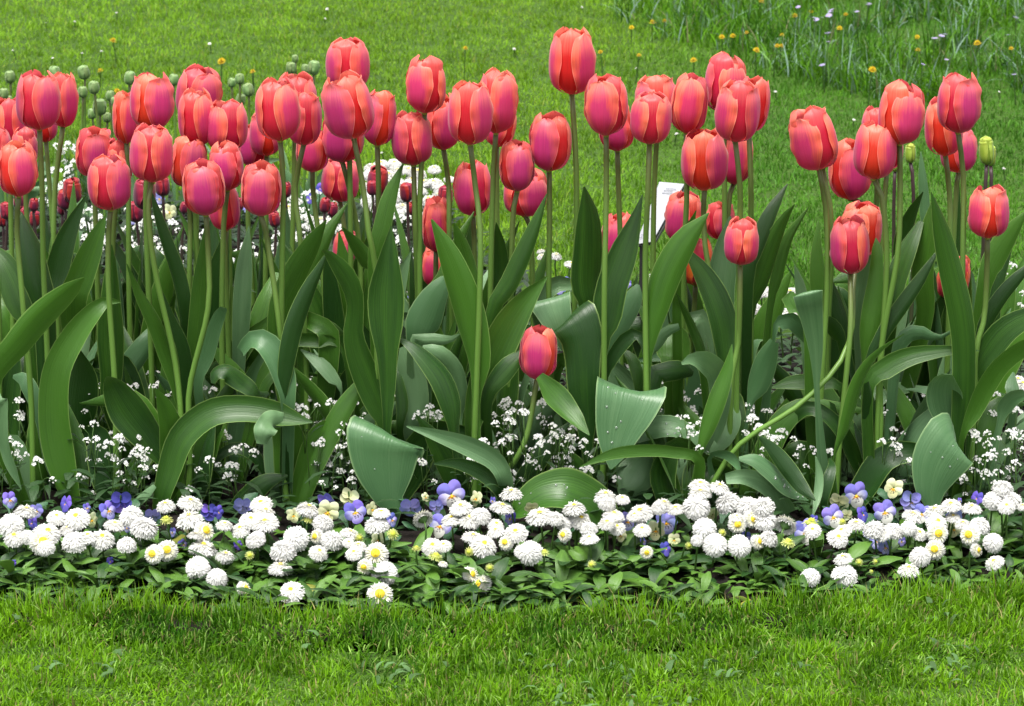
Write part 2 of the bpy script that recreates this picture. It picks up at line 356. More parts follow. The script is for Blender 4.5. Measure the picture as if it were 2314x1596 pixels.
# ---------------------------------------------------------------- tulip blooms
H0, R0 = .085, .0325
def sstep(x, xp, fp): 
    x = np.asarray(x, float); i = np.clip(np.searchsorted(xp, x, 'right') - 1, 0, len(xp) - 2); xp = np.asarray(xp, float); fp = np.asarray(fp, float)
    d = np.gradient(fp, xp); h = xp[i + 1] - xp[i]; t = np.clip((x - xp[i]) / h, 0, 1)
    return fp[i] * (2*t**3-3*t**2+1) + h*d[i]*(t**3-2*t**2+t) + fp[i+1]*(-2*t**3+3*t**2) + h*d[i+1]*(t**3-t**2)
def petal(phi0, inner, close, r, hmul=1.0, amax=1.0, flare=0.0, twist=0.0, slim=1.0):
    nu, nv = 12, 20; V = []; U = []; F = []
    ph = [r.uniform(0, 6.28) for _ in range(4)]; f1, f2 = r.uniform(5, 9), r.uniform(9, 15); wob = r.uniform(.014, .040)
    fx = [0, .06, .16, .30, .46, .64, .80, .92, 1.0]; fr = [.12, .54, .82, .96, 1.0, .985, .92, .80, close * (.8 if inner else 1.15)]
    wx = [0, .10, .25, .45, .62, .78, .90, .965, 1.0]; wf = [.44, .60, .79, .95, 1.0, .96, .83, .62, .14]
    point = r.uniform(-.045, .025); skew = r.uniform(-.10, .10)
    for j in range(nv + 1):
        t = 1 - (1 - j / nv) ** 1.25
        rr = float(sstep(t, fx, fr)) * R0; a = R(51) * amax * float(sstep(t, wx, wf)) * slim
        for i in range(nu + 1):
            u = -1 + 2 * i / nu
            an = phi0 + a * (u + skew * t * (1 - u * u)) + twist * t
            edge = abs(u) ** 3
            rad = rr * ((.895 if inner else 1.0) + .045 * (1 - u * u) - .030 * math.exp(-(u * 7) ** 2) * (t > .1))
            rad += R0 * (wob * edge * (math.sin(f1 * t * 2 + ph[0] + u) + .6 * math.sin(f2 * t * 2 + ph[1])) + (flare + .03 * (not inner)) * edge * (.3 + .7 * t))
            rad += R0 * (.010 * math.sin(u * 9 + ph[2] + 3 * t) + .016 * math.sin(3.1 * u + ph[3]) * math.sin(4.5 * t + ph[0]))
            z = H0 * hmul * (t + (point * (1 - abs(u)) - .010 * math.sin(4 * u + ph[3])) * max(0, t - .75) * 4)
            z += H0 * .012 * (math.sin(f2 * u * 1.7 + ph[0]) * math.sin(5 * u + ph[1])) * max(0, t - .8) * 5
            rad = max(rad, .0012)
            V.append((rad * math.sin(an), -rad * math.cos(an), z)); U.append((i / nu, t))
    for j in range(nv):
        for i in range(nu): q = j * (nu + 1) + i; F.append((q, q + 1, q + nu + 2, q + nu + 1))
    return V, F, U
def core_mesh():
    prof = [(0.0, -.003), (.0042, -.002), (.0050, .003), (.0040, .008), (.0036, .030), (.0050, .034), (0.0, .037)]
    V = []; F = []; n = 10
    for rr, z in prof:
        for k in range(n): a = 6.2832 * k / n; V.append((rr * math.cos(a), rr * math.sin(a), z))
    for i in range(len(prof) - 1):
        for k in range(n): F.append((i*n+k, i*n+(k+1) % n, (i+1)*n+(k+1) % n, (i+1)*n+k))
    return mesh('tulip_heart', V, F, None, None, M['core'])
CORE = core_mesh()
def variant(seed, mo, mi, close=.45, am=1.0, slim=1.0, flare=0.0, hj=.05):
    r = random.Random(seed); P = []
    for k in range(6):
        inner = k % 2 == 1
        v, f, u = petal(R(60 * k) + r.uniform(-.07, .07), inner, close * r.uniform(.85, 1.15), r, (1.0 + r.uniform(-.04, .02)) if inner else (.90 + r.uniform(-hj, hj)), am * r.uniform(.95, 1.06) * (1.06 if inner else 1.0), flare * r.uniform(.3, 1), r.uniform(-.06, .06), slim)
        P.append(mesh('petal', v, f, u, None, mi if inner else mo))
    return P
KIND = {
    'c': [variant(100 + i, M['petal_outer'], M['petal_inner'], c, a, 1, f) for i, (c, a, f) in enumerate(((.56, 1.0, 0), (.64, .97, .02), (.50, 1.05, 0), (.68, .95, .03), (.54, 1.02, .01), (.62, .92, .02), (.48, 1.0, 0), (.66, .98, .03), (.58, .95, .01)))],
    'o': [variant(151, M['petal_orange'], M['petal_inner'], .5, .8, 1, .05, .12), variant(152, M['petal_orange'], M['petal_inner'], .6, .75, 1, .06, .12)],
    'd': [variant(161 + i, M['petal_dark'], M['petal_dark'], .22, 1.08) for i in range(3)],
    'g': [variant(171 + i, M['petal_green'], M['petal_green'], .14, 1.16) for i in range(2)],
    'l': [variant(181 + i, M['petal_lime'], M['petal_lime'], .05, 1.12) for i in range(2)],
}
ROW = [0.02, .13, .28, .46, .64, .82]
PLANTS = []
def bloom(t, kind, c, w, h, phi, lean, var, fwd=0.0):
    """c: centre of the bloom; w, h: its real size; returns the point where the stem meets it"""
    q = Matrix.Rotation(R(lean), 4, 'Y') @ Matrix.Rotation(R(fwd), 4, 'X'); axis = (q @ Vector((0, 0, 1))); bot = c - axis * (h * .5)
    b = obj('bloom', CORE, t); b.matrix_local = Matrix.Translation(bot - Vector(t.location)) @ q @ Matrix.Rotation(R(phi), 4, 'Z') @ Matrix.Diagonal((w / (2.06 * R0), w / (2.06 * R0), h / (1.0 * H0), 1))
    for me in KIND[kind][var]: obj('petal', me, b)
    return bot, axis
def stem(t, pts, r0, r1, m, name='stem'):
    P = catmull(pts, 18); V, F, U = tube(P - np.array(t.location), np.linspace(r0, r1, 18), 8); return obj(name, mesh(name, V, F, U, None, m), t)
SOILZ = -.03
def tulip(x, y, w, h, gap, row, lean, path, label, kind='c', name='tulip', cat='tulip', group='coral pink tulips in the bed', Y=None, sr=(.0047, .0039), sm='stem', rn=random.Random(3)):
    Y = ROW[row] + rn.uniform(-.02, .02) if Y is None else Y
    c = at(x, y, Y); k = mper(c); phi = math.degrees(math.asin(max(-1, min(1, gap)))) + 60
    lean = lean + rn.uniform(-4, 4); ax = Vector((math.sin(R(lean)), 0, math.cos(R(lean))))
    bot = c - ax * (h * k * .5)
    pts = [np.array(bot)]
    for p in path: pts.append(np.array(at(p[0], p[1], Y + (p[2] if len(p) > 2 else rn.uniform(-.012, .012)))))
    last = pts[-1]; far = bool(path) and len(path[-1]) > 2
    bx = last[0] + (rn.uniform(-.02, .02) if len(path) == 0 else (last[0] - pts[-2][0]) * (.7 if far else .25))
    base = Vector((bx, Y + (path[-1][2] if path and len(path[-1]) > 2 else 0), SOILZ))
    if last[2] > .12 and not far: pts.append(np.array((last[0] * .5 + bx * .5 + rn.uniform(-.006, .006), base.y, last[2] * .5)))
    pts.append(np.array(base))
    t = thing(name, label, cat, base, group)
    bloom(t, kind, c, w * k, h * k, phi, lean, rn.randrange(len(KIND[kind])), rn.uniform(-5, 3))
    pts = [p for p in pts][::-1]; pts[-1] = pts[-1] + np.array(ax) * .002
    stem(t, pts, sr[0] * 1.0, sr[1], M[sm]); PLANTS.append((t, base)); return t
T = tulip
TULIPS = [
 (87,227,102,134,-.3,1,0,[(95,420),(98,600)],'coral tulip standing before another tall one at the far left of the bed'),
 (143,226,68,126,-.2,2,3,[(125,420),(122,560)],'slim coral tulip half behind the tall tulip at the bed\'s left end'),
 (20,276,78,112,.2,3,0,[],'pink tulip cut by the left picture edge, the higher and farther one'),
 (-16,343,86,122,.5,1,0,[],'tulip mostly outside the left picture edge, only its right side showing'),
 (55,335,60,100,.3,3,0,[],'pink tulip squeezed behind the two blooms at the left picture edge'),
 (40,382,90,125,-.55,0,0,[(38,520),(52,690)],'large low tulip with orange flank by the left picture edge'),
 (100,272,58,100,.1,4,0,[],'dark pink tulip whose bottom shows between two stems at far left'),
 (213,344,84,120,-.7,2,3,[(215,470)],'pale pink tulip leaning behind the lower pink one near the left'),
 (268,366,62,108,.1,2,-3,[(255,560)],'pale tulip top wedged between two front tulips near the left'),
 (284,264,60,124,-.5,2,0,[(290,420)],'red narrow tulip hidden behind the big pink tulip left of centre'),
 (344,230,100,128,-.35,1,3,[(330,420),(332,560)],'big pink tulip with ruffled top above the orange striped one at left'),
 (343,346,98,134,0,0,2,[(335,470),(350,610),(396,820)],'orange and red striped tulip whose stem curves to the right lower down'),
 (247,412,98,128,-.25,0,0,[(246,520),(245,650)],'low pink tulip with a red slit, third bloom row near the left'),
 (450,212,104,128,-.4,3,8,[],'red hearted tulip open at its top above a cluster of four at left'),
 (444,266,84,130,-.3,2,0,[(440,440)],'salmon tulip between the red hearted one and a leaning pink one'),
 (511,284,98,118,.45,2,-2,[(515,440)],'round pink tulip with a red right side in the left cluster'),
 (570,327,66,102,.7,3,0,[(560,480)],'pink tulip with a red edge, behind the round pink one'),
 (426,364,82,124,-.6,2,3,[(430,500),(428,620)],'pale pink tulip leaning right behind the front pair at left'),
 (511,375,78,112,.7,1,-2,[(505,520)],'small pale tulip tucked between the front pair of pink tulips'),
 (460,424,96,128,-.8,0,-3,[(470,560),(470,700),(428,880)],'pink front tulip with red left flank whose stem bends left'),
 (506,466,70,112,.3,1,0,[(510,600),(517,810)],'lower orange edged tulip peeping out behind the pink front tulip'),
 (590,427,92,126,-.85,0,0,[(600,520),(632,740),(645,905)],'pink front tulip with its stem slanting to the right'),
 (628,248,102,142,-.35,0,0,[(640,420),(637,620)],'tall coral tulip before three others left of the highest pair'),
 (668,230,96,130,.2,3,0,[],'tulip whose pale crown shows above the tall coral one'),
 (688,267,78,126,.25,1,0,[(667,430),(680,560)],'red slit tulip at the right shoulder of the tall coral one'),
 (600,300,72,106,.2,3,0,[],'pink tulip mostly hidden behind the tall coral one'),
 (706,340,74,100,.85,2,0,[(708,440),(728,600)],'dark pink tulip low behind the red slit one'),
 (786,145,98,122,-.1,2,2,[],'second highest tulip, directly above the large leaning one'),
 (785,242,114,148,.45,0,-9,[(822,430),(832,520),(852,640)],'largest leaning pink tulip in the middle left with its top tilted left'),
 (858,265,74,130,.35,1,2,[(855,400),(858,520)],'slim tulip with orange top beside the large leaning one'),
 (774,306,96,124,.65,2,0,[(790,430),(812,560)],'pink tulip showing beneath the large leaning one'),
 (770,405,86,104,-.2,3,0,[(778,520)],'low wide tulip behind several stems under the large leaning one'),
 (783,560,62,84,-.4,3,0,[],'very low salmon tulip top peeping over the leaves left of centre'),
 (962,191,92,130,.55,1,5,[(950,420),(948,560)],'tall egg shaped pink tulip alone against the lawn at centre left'),
 (931,312,92,125,-.05,1,0,[(938,500),(944,690)],'coral tulip with a central red band under the egg shaped one'),
 (1002,275,80,130,-.6,2,0,[(1014,420),(1015,520)],'pink tulip tucked behind the left shoulder of the central pair'),
 (1063,255,102,145,-.15,0,0,[(1074,420),(1086,560),(1076,900)],'coral tulip with red centre, front one of the central pair'),
 (1124,228,94,147,-.45,1,4,[(1114,420),(1108,700)],'tall salmon tulip, rear one of the central pair'),
 (1130,285,72,96,.7,3,6,[],'red edged tulip behind and below the central pair'),
 (1168,374,80,118,.95,1,2,[(1160,480),(1156,600)],'smooth oval pink tulip right below the central pair'),
 (1188,432,100,116,-.45,2,5,[(1200,540)],'wide red tulip half hidden by the smooth oval one'),
 (1068,426,86,125,.55,2,3,[(1072,560)],'low pink tulip behind two stems at the centre'),
 (986,508,64,126,-.8,2,0,[],'low pink tulip half covered by a pointed leaf at the centre'),
 (986,600,68,100,.6,3,0,[],'lowest red and pink tulip in the gap at the centre'),
 (1243,321,96,132,.65,1,5,[(1242,500),(1240,660)],'pink tulip with red right side left of the highest tulip'),
 (1293,138,106,152,-.2,1,-2,[(1302,380),(1302,560),(1298,680)],'highest tulip of all on a long straight stem'),
 (1369,236,98,142,.65,0,-3,[(1370,440),(1366,640)],'large pink tulip at the right shoulder of the highest one'),
 (1392,286,80,112,.85,2,-3,[(1398,440),(1402,560)],'red tulip showing behind the large pink one\'s lower right'),
 (1471,266,92,121,-.03,0,0,[(1464,440),(1458,600),(1461,880)],'symmetrical tulip with central red band before the white plant label'),
 (1483,228,98,124,.1,2,0,[(1478,440)],'wide salmon tulip behind the symmetrical banded one'),
 (1558,234,84,136,.85,1,2,[(1552,440),(1545,600)],'smooth pink tulip between the banded one and the right hand trio'),
 (1640,188,96,136,-.5,2,4,[],'high salmon tulip at the back of the right hand trio'),
 (1667,250,100,146,.05,0,0,[(1672,420),(1672,520)],'front tulip of the right hand trio with a narrow red band'),
 (1700,236,78,128,.6,1,4,[(1697,420),(1697,500)],'tulip pressed against the right side of the front trio bloom'),
 (1592,361,106,142,-.15,1,0,[(1590,500),(1600,600),(1638,745)],'wide coral tulip low under the right hand trio'),
 (1663,350,78,136,.8,2,0,[(1645,480)],'tulip with bright orange side behind the wide coral one'),
 (1545,492,86,122,.4,2,4,[],'pink tulip partly covered by two crossing leaf tips beside the label'),
 (1628,498,68,88,-.7,2,0,[],'small pink tulip behind the stem right of the crossing leaf tips'),
 (1676,545,78,110,-.02,0,0,[(1672,680),(1668,780),(1654,850)],'small symmetrical tulip with orange band low at the right'),
 (1401,540,84,120,.75,3,-3,[],'low pale tulip partly behind a broad leaf left of the label'),
 (1836,312,106,150,.45,0,-10,[(1866,470),(1870,560),(1868,680)],'heavy coral tulip tilting left, alone right of the lawn gap'),
 (1856,335,72,92,.5,1,-6,[(1880,520)],'pink tulip just showing behind the heavy tilting one'),
 (1922,382,100,142,.95,2,0,[(1972,500)],'smooth pink tulip with red base between two front ones at right'),
 (1978,340,96,132,-.2,0,0,[(1992,440),(2004,580),(1995,760)],'coral tulip with central slit at the right'),
 (1982,292,70,104,-.3,2,0,[],'tulip whose pointed tip shows above the slit coral one at right'),
 (2038,255,104,144,-.65,0,3,[(2034,430),(2028,580),(1990,800)],'large pink tulip with red left edge above the slit coral one'),
 (2008,340,66,88,.4,2,0,[],'pink tulip bottom seen under the large red edged one'),
 (2168,234,98,134,-.5,0,4,[(2177,400),(2176,560)],'tall upright tulip at the right end with red left flank'),
 (2133,287,86,134,-.4,1,-6,[(2146,440),(2147,560)],'pink tulip leaning behind the tall right end one'),
 (2166,338,84,106,-.6,2,0,[(2160,450)],'lower pink tulip behind the tall right end one'),
 (2234,480,92,118,.05,0,3,[(2230,620),(2224,720),(2205,800)],'crumpled red tulip low at the far right'),
 (1920,555,88,132,.05,0,0,[(1922,740,-.04),(1908,890,-.05),(1896,1010,-.05)],'front tulip with crimson band, lower of two at right'),
 (1945,518,96,128,.4,1,6,[(1928,650,-.04),(1926,740,-.10),(1892,828,-.15),(1800,920,-.175),(1655,1022,-.175)],'salmon tulip on the bare stem that slants far down to the left'),
 (1217,798,86,123,-.9,0,4,[(1192,980),(1165,1040),(1140,1080)],'short lone tulip low in front at the bed\'s middle'),
]
for a in TULIPS: tulip(*a, sr=(.0042, .0036) if 'slants far' in a[8] else (.0047, .0039))
tulip(1572,592,80,106,.3,2,0,[],'bright orange tulip behind the leaf tips low right of the label','o')
tulip(2156,624,74,112,.2,2,12,[],'orange red tulip mostly hidden by upright leaves at right','o')
def zt(a): x0, L = a; return [(x0 / 1.77 + .4248 * x, .4248 * y, .4248 * w) for x, y, w in L]
rd = random.Random(11); nm = 0
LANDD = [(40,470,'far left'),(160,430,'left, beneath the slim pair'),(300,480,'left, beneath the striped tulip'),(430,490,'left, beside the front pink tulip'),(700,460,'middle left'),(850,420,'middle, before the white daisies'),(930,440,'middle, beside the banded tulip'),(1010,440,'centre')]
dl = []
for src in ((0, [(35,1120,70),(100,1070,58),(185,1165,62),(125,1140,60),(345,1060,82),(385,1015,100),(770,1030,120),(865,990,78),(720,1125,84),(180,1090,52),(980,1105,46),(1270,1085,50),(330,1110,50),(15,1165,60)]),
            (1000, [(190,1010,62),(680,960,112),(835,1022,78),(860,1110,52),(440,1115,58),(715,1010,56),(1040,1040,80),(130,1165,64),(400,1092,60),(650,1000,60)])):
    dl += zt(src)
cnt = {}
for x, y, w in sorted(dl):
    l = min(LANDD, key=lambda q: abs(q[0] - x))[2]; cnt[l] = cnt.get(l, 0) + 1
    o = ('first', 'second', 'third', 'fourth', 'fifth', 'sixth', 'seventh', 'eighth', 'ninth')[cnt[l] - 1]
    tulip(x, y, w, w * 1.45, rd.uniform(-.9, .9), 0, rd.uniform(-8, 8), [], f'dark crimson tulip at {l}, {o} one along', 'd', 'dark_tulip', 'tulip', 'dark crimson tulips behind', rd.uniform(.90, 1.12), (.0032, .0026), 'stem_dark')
gl = zt((0, [(53,410,55),(290,388,60),(445,385,62),(500,465,58),(440,490,50),(690,415,60),(585,510,46),(610,540,42),(530,570,72),(490,605,46),(925,425,52),(1235,440,42),(1275,420,48),(1320,478,58),(1280,530,52),(570,625,44),(20,500,50),(45,535,42)])) + zt((1000, [(218,362,52),(295,367,42),(340,360,62),(240,312,34)]))
for i, (x, y, w) in enumerate(sorted(gl)):
    l = 'at the far left' if x < 100 else 'beside the left pair' if x < 290 else 'beside the red hearted tulip' if x < 480 else 'near the tall coral tulip' if x < 600 else 'beside the second highest tulip'
    cnt[l] = cnt.get(l, 0) + 1; o = ('first', 'second', 'third', 'fourth', 'fifth', 'sixth', 'seventh', 'eighth', 'ninth', 'tenth', 'eleventh', 'twelfth')[cnt[l] - 1]
    tulip(x, y, w, w * 1.3, rd.uniform(-.9, .9), 0, rd.uniform(-8, 8), [], f'pale green tulip bud {l}, {o} from the left', 'g', 'green_tulip', 'tulip', 'pale green closed tulips far back', rd.uniform(1.95, 2.12), (.003, .0025), 'stem')
tulip(2229, 340, 34, 68, .2, 0, 0, [(2227, 420)], 'lime green pointed tulip bud, largest one, near the right edge', 'l', 'budding_tulip', 'tulip', 'lime green tulip buds', .52, (.0036, .003), 'stem_dark')
tulip(2057, 346, 25, 48, .2, 0, 0, [(2064, 430)], 'lime green tulip bud right under the large red edged tulip', 'l', 'budding_tulip', 'tulip', 'lime green tulip buds', .55, (.0036, .003), 'stem_dark')
tulip(2024, 372, 20, 36, .2, 0, 0, [(2020, 450)], 'small lime green bud half hidden beside a dark stem at right', 'l', 'budding_tulip', 'tulip', 'lime green tulip buds', .55, (.0034, .0028), 'stem_dark')
tulip(2240, 352, 22, 52, .2, 0, 0, [(2240, 420)], 'narrow lime green bud just behind the largest lime bud', 'l', 'budding_tulip', 'tulip', 'lime green tulip buds', .56, (.0036, .003), 'stem_dark')
# ---------------------------------------------------------------- tulip leaves
rl = random.Random(21)
def ribbon(P3, hw, roll, cup, wave, seed, n=26, nu=8, V0=None):
    r = random.Random(seed); Q = catmull(np.hstack([P3, np.asarray(hw)[:, None]]), n); P = Q[:, :3]; w = np.maximum(Q[:, 3], .0006)
    T = np.gradient(P, axis=0); T /= np.linalg.norm(T, axis=1)[:, None] + 1e-9
    S = np.zeros_like(P); prev = None
    for i in range(n):
        v = np.array(V0) if V0 is not None else P[i] - np.array(CAM); v = v / np.linalg.norm(v)
        s = np.cross(T[i], v); ln = np.linalg.norm(s)
        if ln < .25 and prev is not None: s = prev - T[i] * prev.dot(T[i]); ln = np.linalg.norm(s)
        s /= ln + 1e-9
        if prev is not None and s.dot(prev) < 0: s = -s
        S[i] = s; prev = s
    for _ in range(2): S[1:-1] = (S[:-2] + 2 * S[1:-1] + S[2:]) / 4
    S -= T * (S * T).sum(1)[:, None]; S /= np.linalg.norm(S, axis=1)[:, None] + 1e-9
    N = np.cross(S, T); rl_ = np.linspace(roll[0], roll[1], n)[:, None]
    S2 = S * np.cos(rl_) + N * np.sin(rl_); N2 = np.cross(S2, T); w = w / np.maximum(.45, np.abs(np.cos(rl_[:, 0])))
    V = []; U = []; F = []; p1, p2, f1 = r.uniform(0, 6), r.uniform(0, 6), r.uniform(6, 11)
    for i in range(n):
        t = i / (n - 1)
        for k in range(nu + 1):
            u = -1 + 2 * k / nu
            off = cup * w[i] * (u * u - .35) + .07 * w[i] * cup * (1 - min(1, abs(u) * 4)) * 2
            off += wave * w[i] * abs(u) ** 2.5 * (math.sin(f1 * t + p1 + (u > 0) * p2) + .5 * math.sin(2.1 * f1 * t + p2))
            V.append(P[i] + S2[i] * w[i] * u * (1 - .05 * cup) + N2[i] * off); U.append((k / nu, t))
    for i in range(n - 1):
        for k in range(nu): q = i * (nu + 1) + k; F.append((q, q + 1, q + nu + 2, q + nu + 1))
    return V, F, U
def plant_for(x, Y):
    best = min(PLANTS, key=lambda p: abs(p[1].x - x) + 1.3 * abs(p[1].y - Y - .04) + (.3 if p[1].y > Y + .3 else 0)); return best
FR = {'A': (0, 565), 'B': (565, 565), 'C': (1130, 565), 'D': (1693, 565)}
NL = [0]
def L(fr, Y, pts, pale=0, cup=None, roll=None, wave=None, ext=1, dew=0):
    if fr == 'P': Q = [tuple(p) for p in pts]
    else:
        ox, oy = FR[fr]; Q = [(ox + .3894 * p[0], oy + .3894 * p[1], .3894 * p[2]) + tuple(p[3:]) for p in pts]
    NL[0] += 1; sd = NL[0]; r = random.Random(sd * 31)
    P3 = []; hw = []; m = len(Q); bend = r.uniform(-.05, .05)
    for i, p in enumerate(Q):
        dy = p[3] if len(p) > 3 else bend * (i / max(1, m - 1)) ** 2
        a = at(p[0], p[1], Y + dy)
        if a.z < -.02: a = ground(p[0], p[1], -.02)
        P3.append(np.array(a)); hw.append(p[2] * mper(a))
    t, b = plant_for(P3[0][0], Y)
    if ext and P3[0][2] > .01:
        bx = P3[0][0] if abs(b.x - P3[0][0]) > .09 else b.x
        by = P3[0][1] if abs(b.y - P3[0][1]) > .12 else b.y
        z0 = P3[0][2]
        P3.insert(0, np.array((P3[0][0] * .6 + bx * .4, P3[0][1] * .6 + by * .4, z0 * .45 - .01))); hw.insert(0, max(.008, hw[0] * .8))
        P3.insert(0, np.array((bx, by, SOILZ))); hw.insert(0, .006)
    cup = r.choice((-1, 1, 1)) * r.uniform(.12, .4) if cup is None else cup
    if roll is None: a = r.uniform(-.5, .5); roll = (a, a + r.uniform(-.35, .35))
    wave = r.uniform(.04, .13) if wave is None else wave
    V, F, U = ribbon(np.array(P3) - np.array(t.location), hw, roll, cup, wave, sd)
    o = obj('leaf', mesh('tulip_leaf', V, F, U, None, M['leaf_pale' if pale else 'leaf']), t)
    if dew:                                                     # rain drops lying on the blade
        DV = []; DF = []; n = 27 - 1
        for _ in range(dew):
            i = r.randrange(12, 23); k = r.randrange(2, 7); q = i * 9 + k; p = np.array(V[q]); e1 = np.array(V[q + 1]) - p; e2 = np.array(V[q + 9]) - p
            fr_, f2 = r.random(), r.random(); p = p + e1 * fr_ + e2 * f2; nn = np.cross(e1, e2); nn /= np.linalg.norm(nn) + 1e-9
            if nn.dot(np.array(CAM) - p - np.array(t.location)) < 0: nn = -nn
            e1 = e1 / np.linalg.norm(e1); e2 = np.cross(nn, e1); rr = r.uniform(.0008, .0022); b0 = len(DV)
            for a_, h_ in ((1, -.1), (.9, .45), (.5, .8)):
                for j in range(8): an = .7854 * j; DV.append(p + rr * (a_ * (e1 * math.cos(an) + e2 * math.sin(an)) + nn * h_ * .8))
            DV.append(p + nn * rr * .74)
            for c_ in range(2):
                for j in range(8): DF.append((b0 + c_*8 + j, b0 + c_*8 + (j+1) % 8, b0 + c_*8 + 8 + (j+1) % 8, b0 + c_*8 + 8 + j))
            for j in range(8): DF.append((b0 + 16 + j, b0 + 16 + (j+1) % 8, b0 + 24))
        d = obj('dew', mesh('dew', DV, DF, None, None, M['dew']), o); d['kind'] = 'stuff'
    return o
# --- left
L('A', .00, [(-60,790,60),(120,530,78),(260,370,76),(400,240,50),(490,160,3)], cup=.3)
L('A', .03, [(430,1500,40),(345,1200,85),(310,950,85),(330,700,80),(430,500,72),(550,350,50),(620,300,28),(705,303,2)], cup=-.3)
L('A', .05, [(440,1490,45),(455,1300,62),(430,1100,55),(385,870,3)])
L('A', .04, [(400,1440,26),(300,1250,40),(240,980,42),(150,770,48),(75,735,10)], 1)
L('A', -.03, [(-30,900,30),(20,860,26),(18,980,32),(30,1150,30),(75,1280,26),(125,1390,2)], 1, ext=0)
L('A', .12, [(640,900,50),(645,740,66),(640,500,80),(640,300,60),(645,100,32),(648,-30,3)], cup=.35)
L('P', .14, [(70,760,14),(45,690,30),(30,640,34),(5,590,24),(-20,560,8)])
L('P', .13, [(100,700,26),(85,640,32),(70,570,28),(57,520,16),(48,480,2)])
L('P', .22, [(105,720,20),(125,640,28),(145,560,26),(168,500,16),(196,440,1)])
L('P', .20, [(165,700,30),(182,630,30),(205,570,26),(224,520,14),(240,486,1)])
L('P', .2, [(420,720,16),(405,630,18),(378,550,15),(355,480,9),(340,428,1)])
L('A', .10, [(1060,1000,26),(1040,800,44),(960,600,42),(895,420,38),(800,240,22),(735,80,2)], wave=.16)
L('A', .09, [(1065,950,24),(1090,780,40),(1060,560,38),(990,400,28),(900,160,3)])
L('A', .11, [(1095,850,22),(1120,640,44),(1150,400,56),(1165,200,50),(1185,0,30),(1195,-150,3)])
L('A', .07, [(1150,800,26),(1200,620,42),(1250,440,40),(1290,355,30),(1316,345,6)], 1)
L('A', .16, [(1385,640,40),(1395,450,52),(1405,250,54),(1420,60,44),(1445,-140,3)], 1)
L('A', .2, [(1450,600,50),(1490,450,66),(1550,280,60),(1600,130,20)])
L('A', .17, [(680,820,40),(760,660,66),(870,510,50),(930,420,10)], 1)
L('A', .10, [(450,1060,60),(465,880,110),(480,720,95),(455,565,4)])
L('A', .02, [(960,1250,36),(860,1090,90),(740,930,110),(650,780,60),(620,735,8)], cup=-.25)
L('A', .00, [(930,1500,45),(1000,1300,70),(1000,1080,72),(960,920,48),(900,800,3)])
L('P', -.03, [(362,1150,16),(384,1062,27),(415,985,31),(480,934,31),(560,926,29),(630,938,26),(670,948,14),(706,954,2)], cup=-.35, roll=(.1, .3))
L('P', -.05, [(640,948,16,.02),(612,952,24,.0),(598,975,24,-.02),(592,1004,12,-.02)], 1, ext=0, wave=.25)
L('P', .03, [(660,1150,24),(656,1070,38),(652,1000,40),(640,950,26)])
L('A', .06, [(1200,1290,14),(1270,1200,26),(1370,1150,34),(1480,1200,34),(1540,1310,12)])
L('A', .05, [(1200,1500,50),(1215,1380,78),(1180,1290,50),(1130,1240,4)])
L('P', -.04, [(300,1146,10),(330,1118,10),(350,1098,5)], 1)
L('A', .03, [(1560,830,14,.05),(1500,835,32),(1410,775,48),(1320,700,50),(1250,720,40),(1235,775,14)], wave=.2, ext=0)
L('P', -.02, [(650,920,15),(642,860,24),(622,805,27),(595,772,24),(568,768,18),(545,795,12)], 1, cup=-.4)
L('P', .10, [(745,770,24),(720,735,20),(690,722,18),(660,735,8)])
# --- middle left
L('B', -.02, [(195,900,16),(205,700,46),(250,460,56),(330,250,46),(400,110,24),(455,0,2)], cup=.35)
L('P', .10, [(640,800,20),(665,700,30),(700,600,30),(742,525,15),(786,458,1)])
L('P', .08, [(628,740,22),(658,640,28),(700,560,22),(720,525,12),(738,497,1)])
L('B', .02, [(790,1060,30),(730,880,74),(650,680,78),(600,500,62),(610,340,52),(590,220,60),(530,110,54),(450,20,22),(420,0,4)], cup=.2, wave=.16, roll=(.0, .2))
L('B', -.01, [(795,1060,22),(800,800,44),(795,600,62),(790,420,98),(790,250,104),(800,100,72),(812,-40,34),(818,-140,2)], cup=-.3, roll=(0, 0))
L('P', .12, [(845,600,14),(862,520,20),(882,440,17),(912,368,1)])
L('B', .05, [(870,1060,20),(885,900,36),(860,750,28),(840,640,5)])
L('B', .07, [(950,1060,60),(955,860,86),(925,660,72),(890,560,24)], 1)
L('B', -.03, [(1190,1070,28),(1170,900,60),(1110,740,66),(1010,620,50),(920,545,26),(850,508,3)], cup=.3)
L('B', .01, [(1200,1000,30,.04),(1215,850,46,.03),(1180,700,56,.02),(1090,600,50),(1000,575,22)], 1)
L('B', .06, [(930,560,18),(1010,520,34),(1090,520,34),(1160,520,22),(1216,488,3)], 1, wave=.2)
L('B', .09, [(990,520,80),(1010,420,104),(1060,300,86),(1120,200,50),(1165,140,3)], 1, cup=.25)
L('P', .00, [(1075,905,10),(1082,820,26),(1065,730,36),(1042,650,34),(1012,570,24),(975,496,2)], cup=.35)
L('P', .03, [(1065,985,14),(1085,895,34),(1112,815,38),(1150,735,35),(1190,675,22),(1236,626,2)], cup=-.3)
L('P', .08, [(1110,720,16),(1150,640,22),(1195,540,18),(1236,438,1)])
L('P', .18, [(978,690,16),(1005,630,18),(1035,555,15),(1072,478,1)])
L('P', .2, [(1072,680,20),(1058,610,22),(1042,550,16),(1026,503,1)])
L('P', .22, [(1130,680,16),(1132,610,20),(1128,550,14),(1121,503,1)])
L('P', .16, [(865,640,18),(830,590,20),(800,548,14),(775,515,2)])
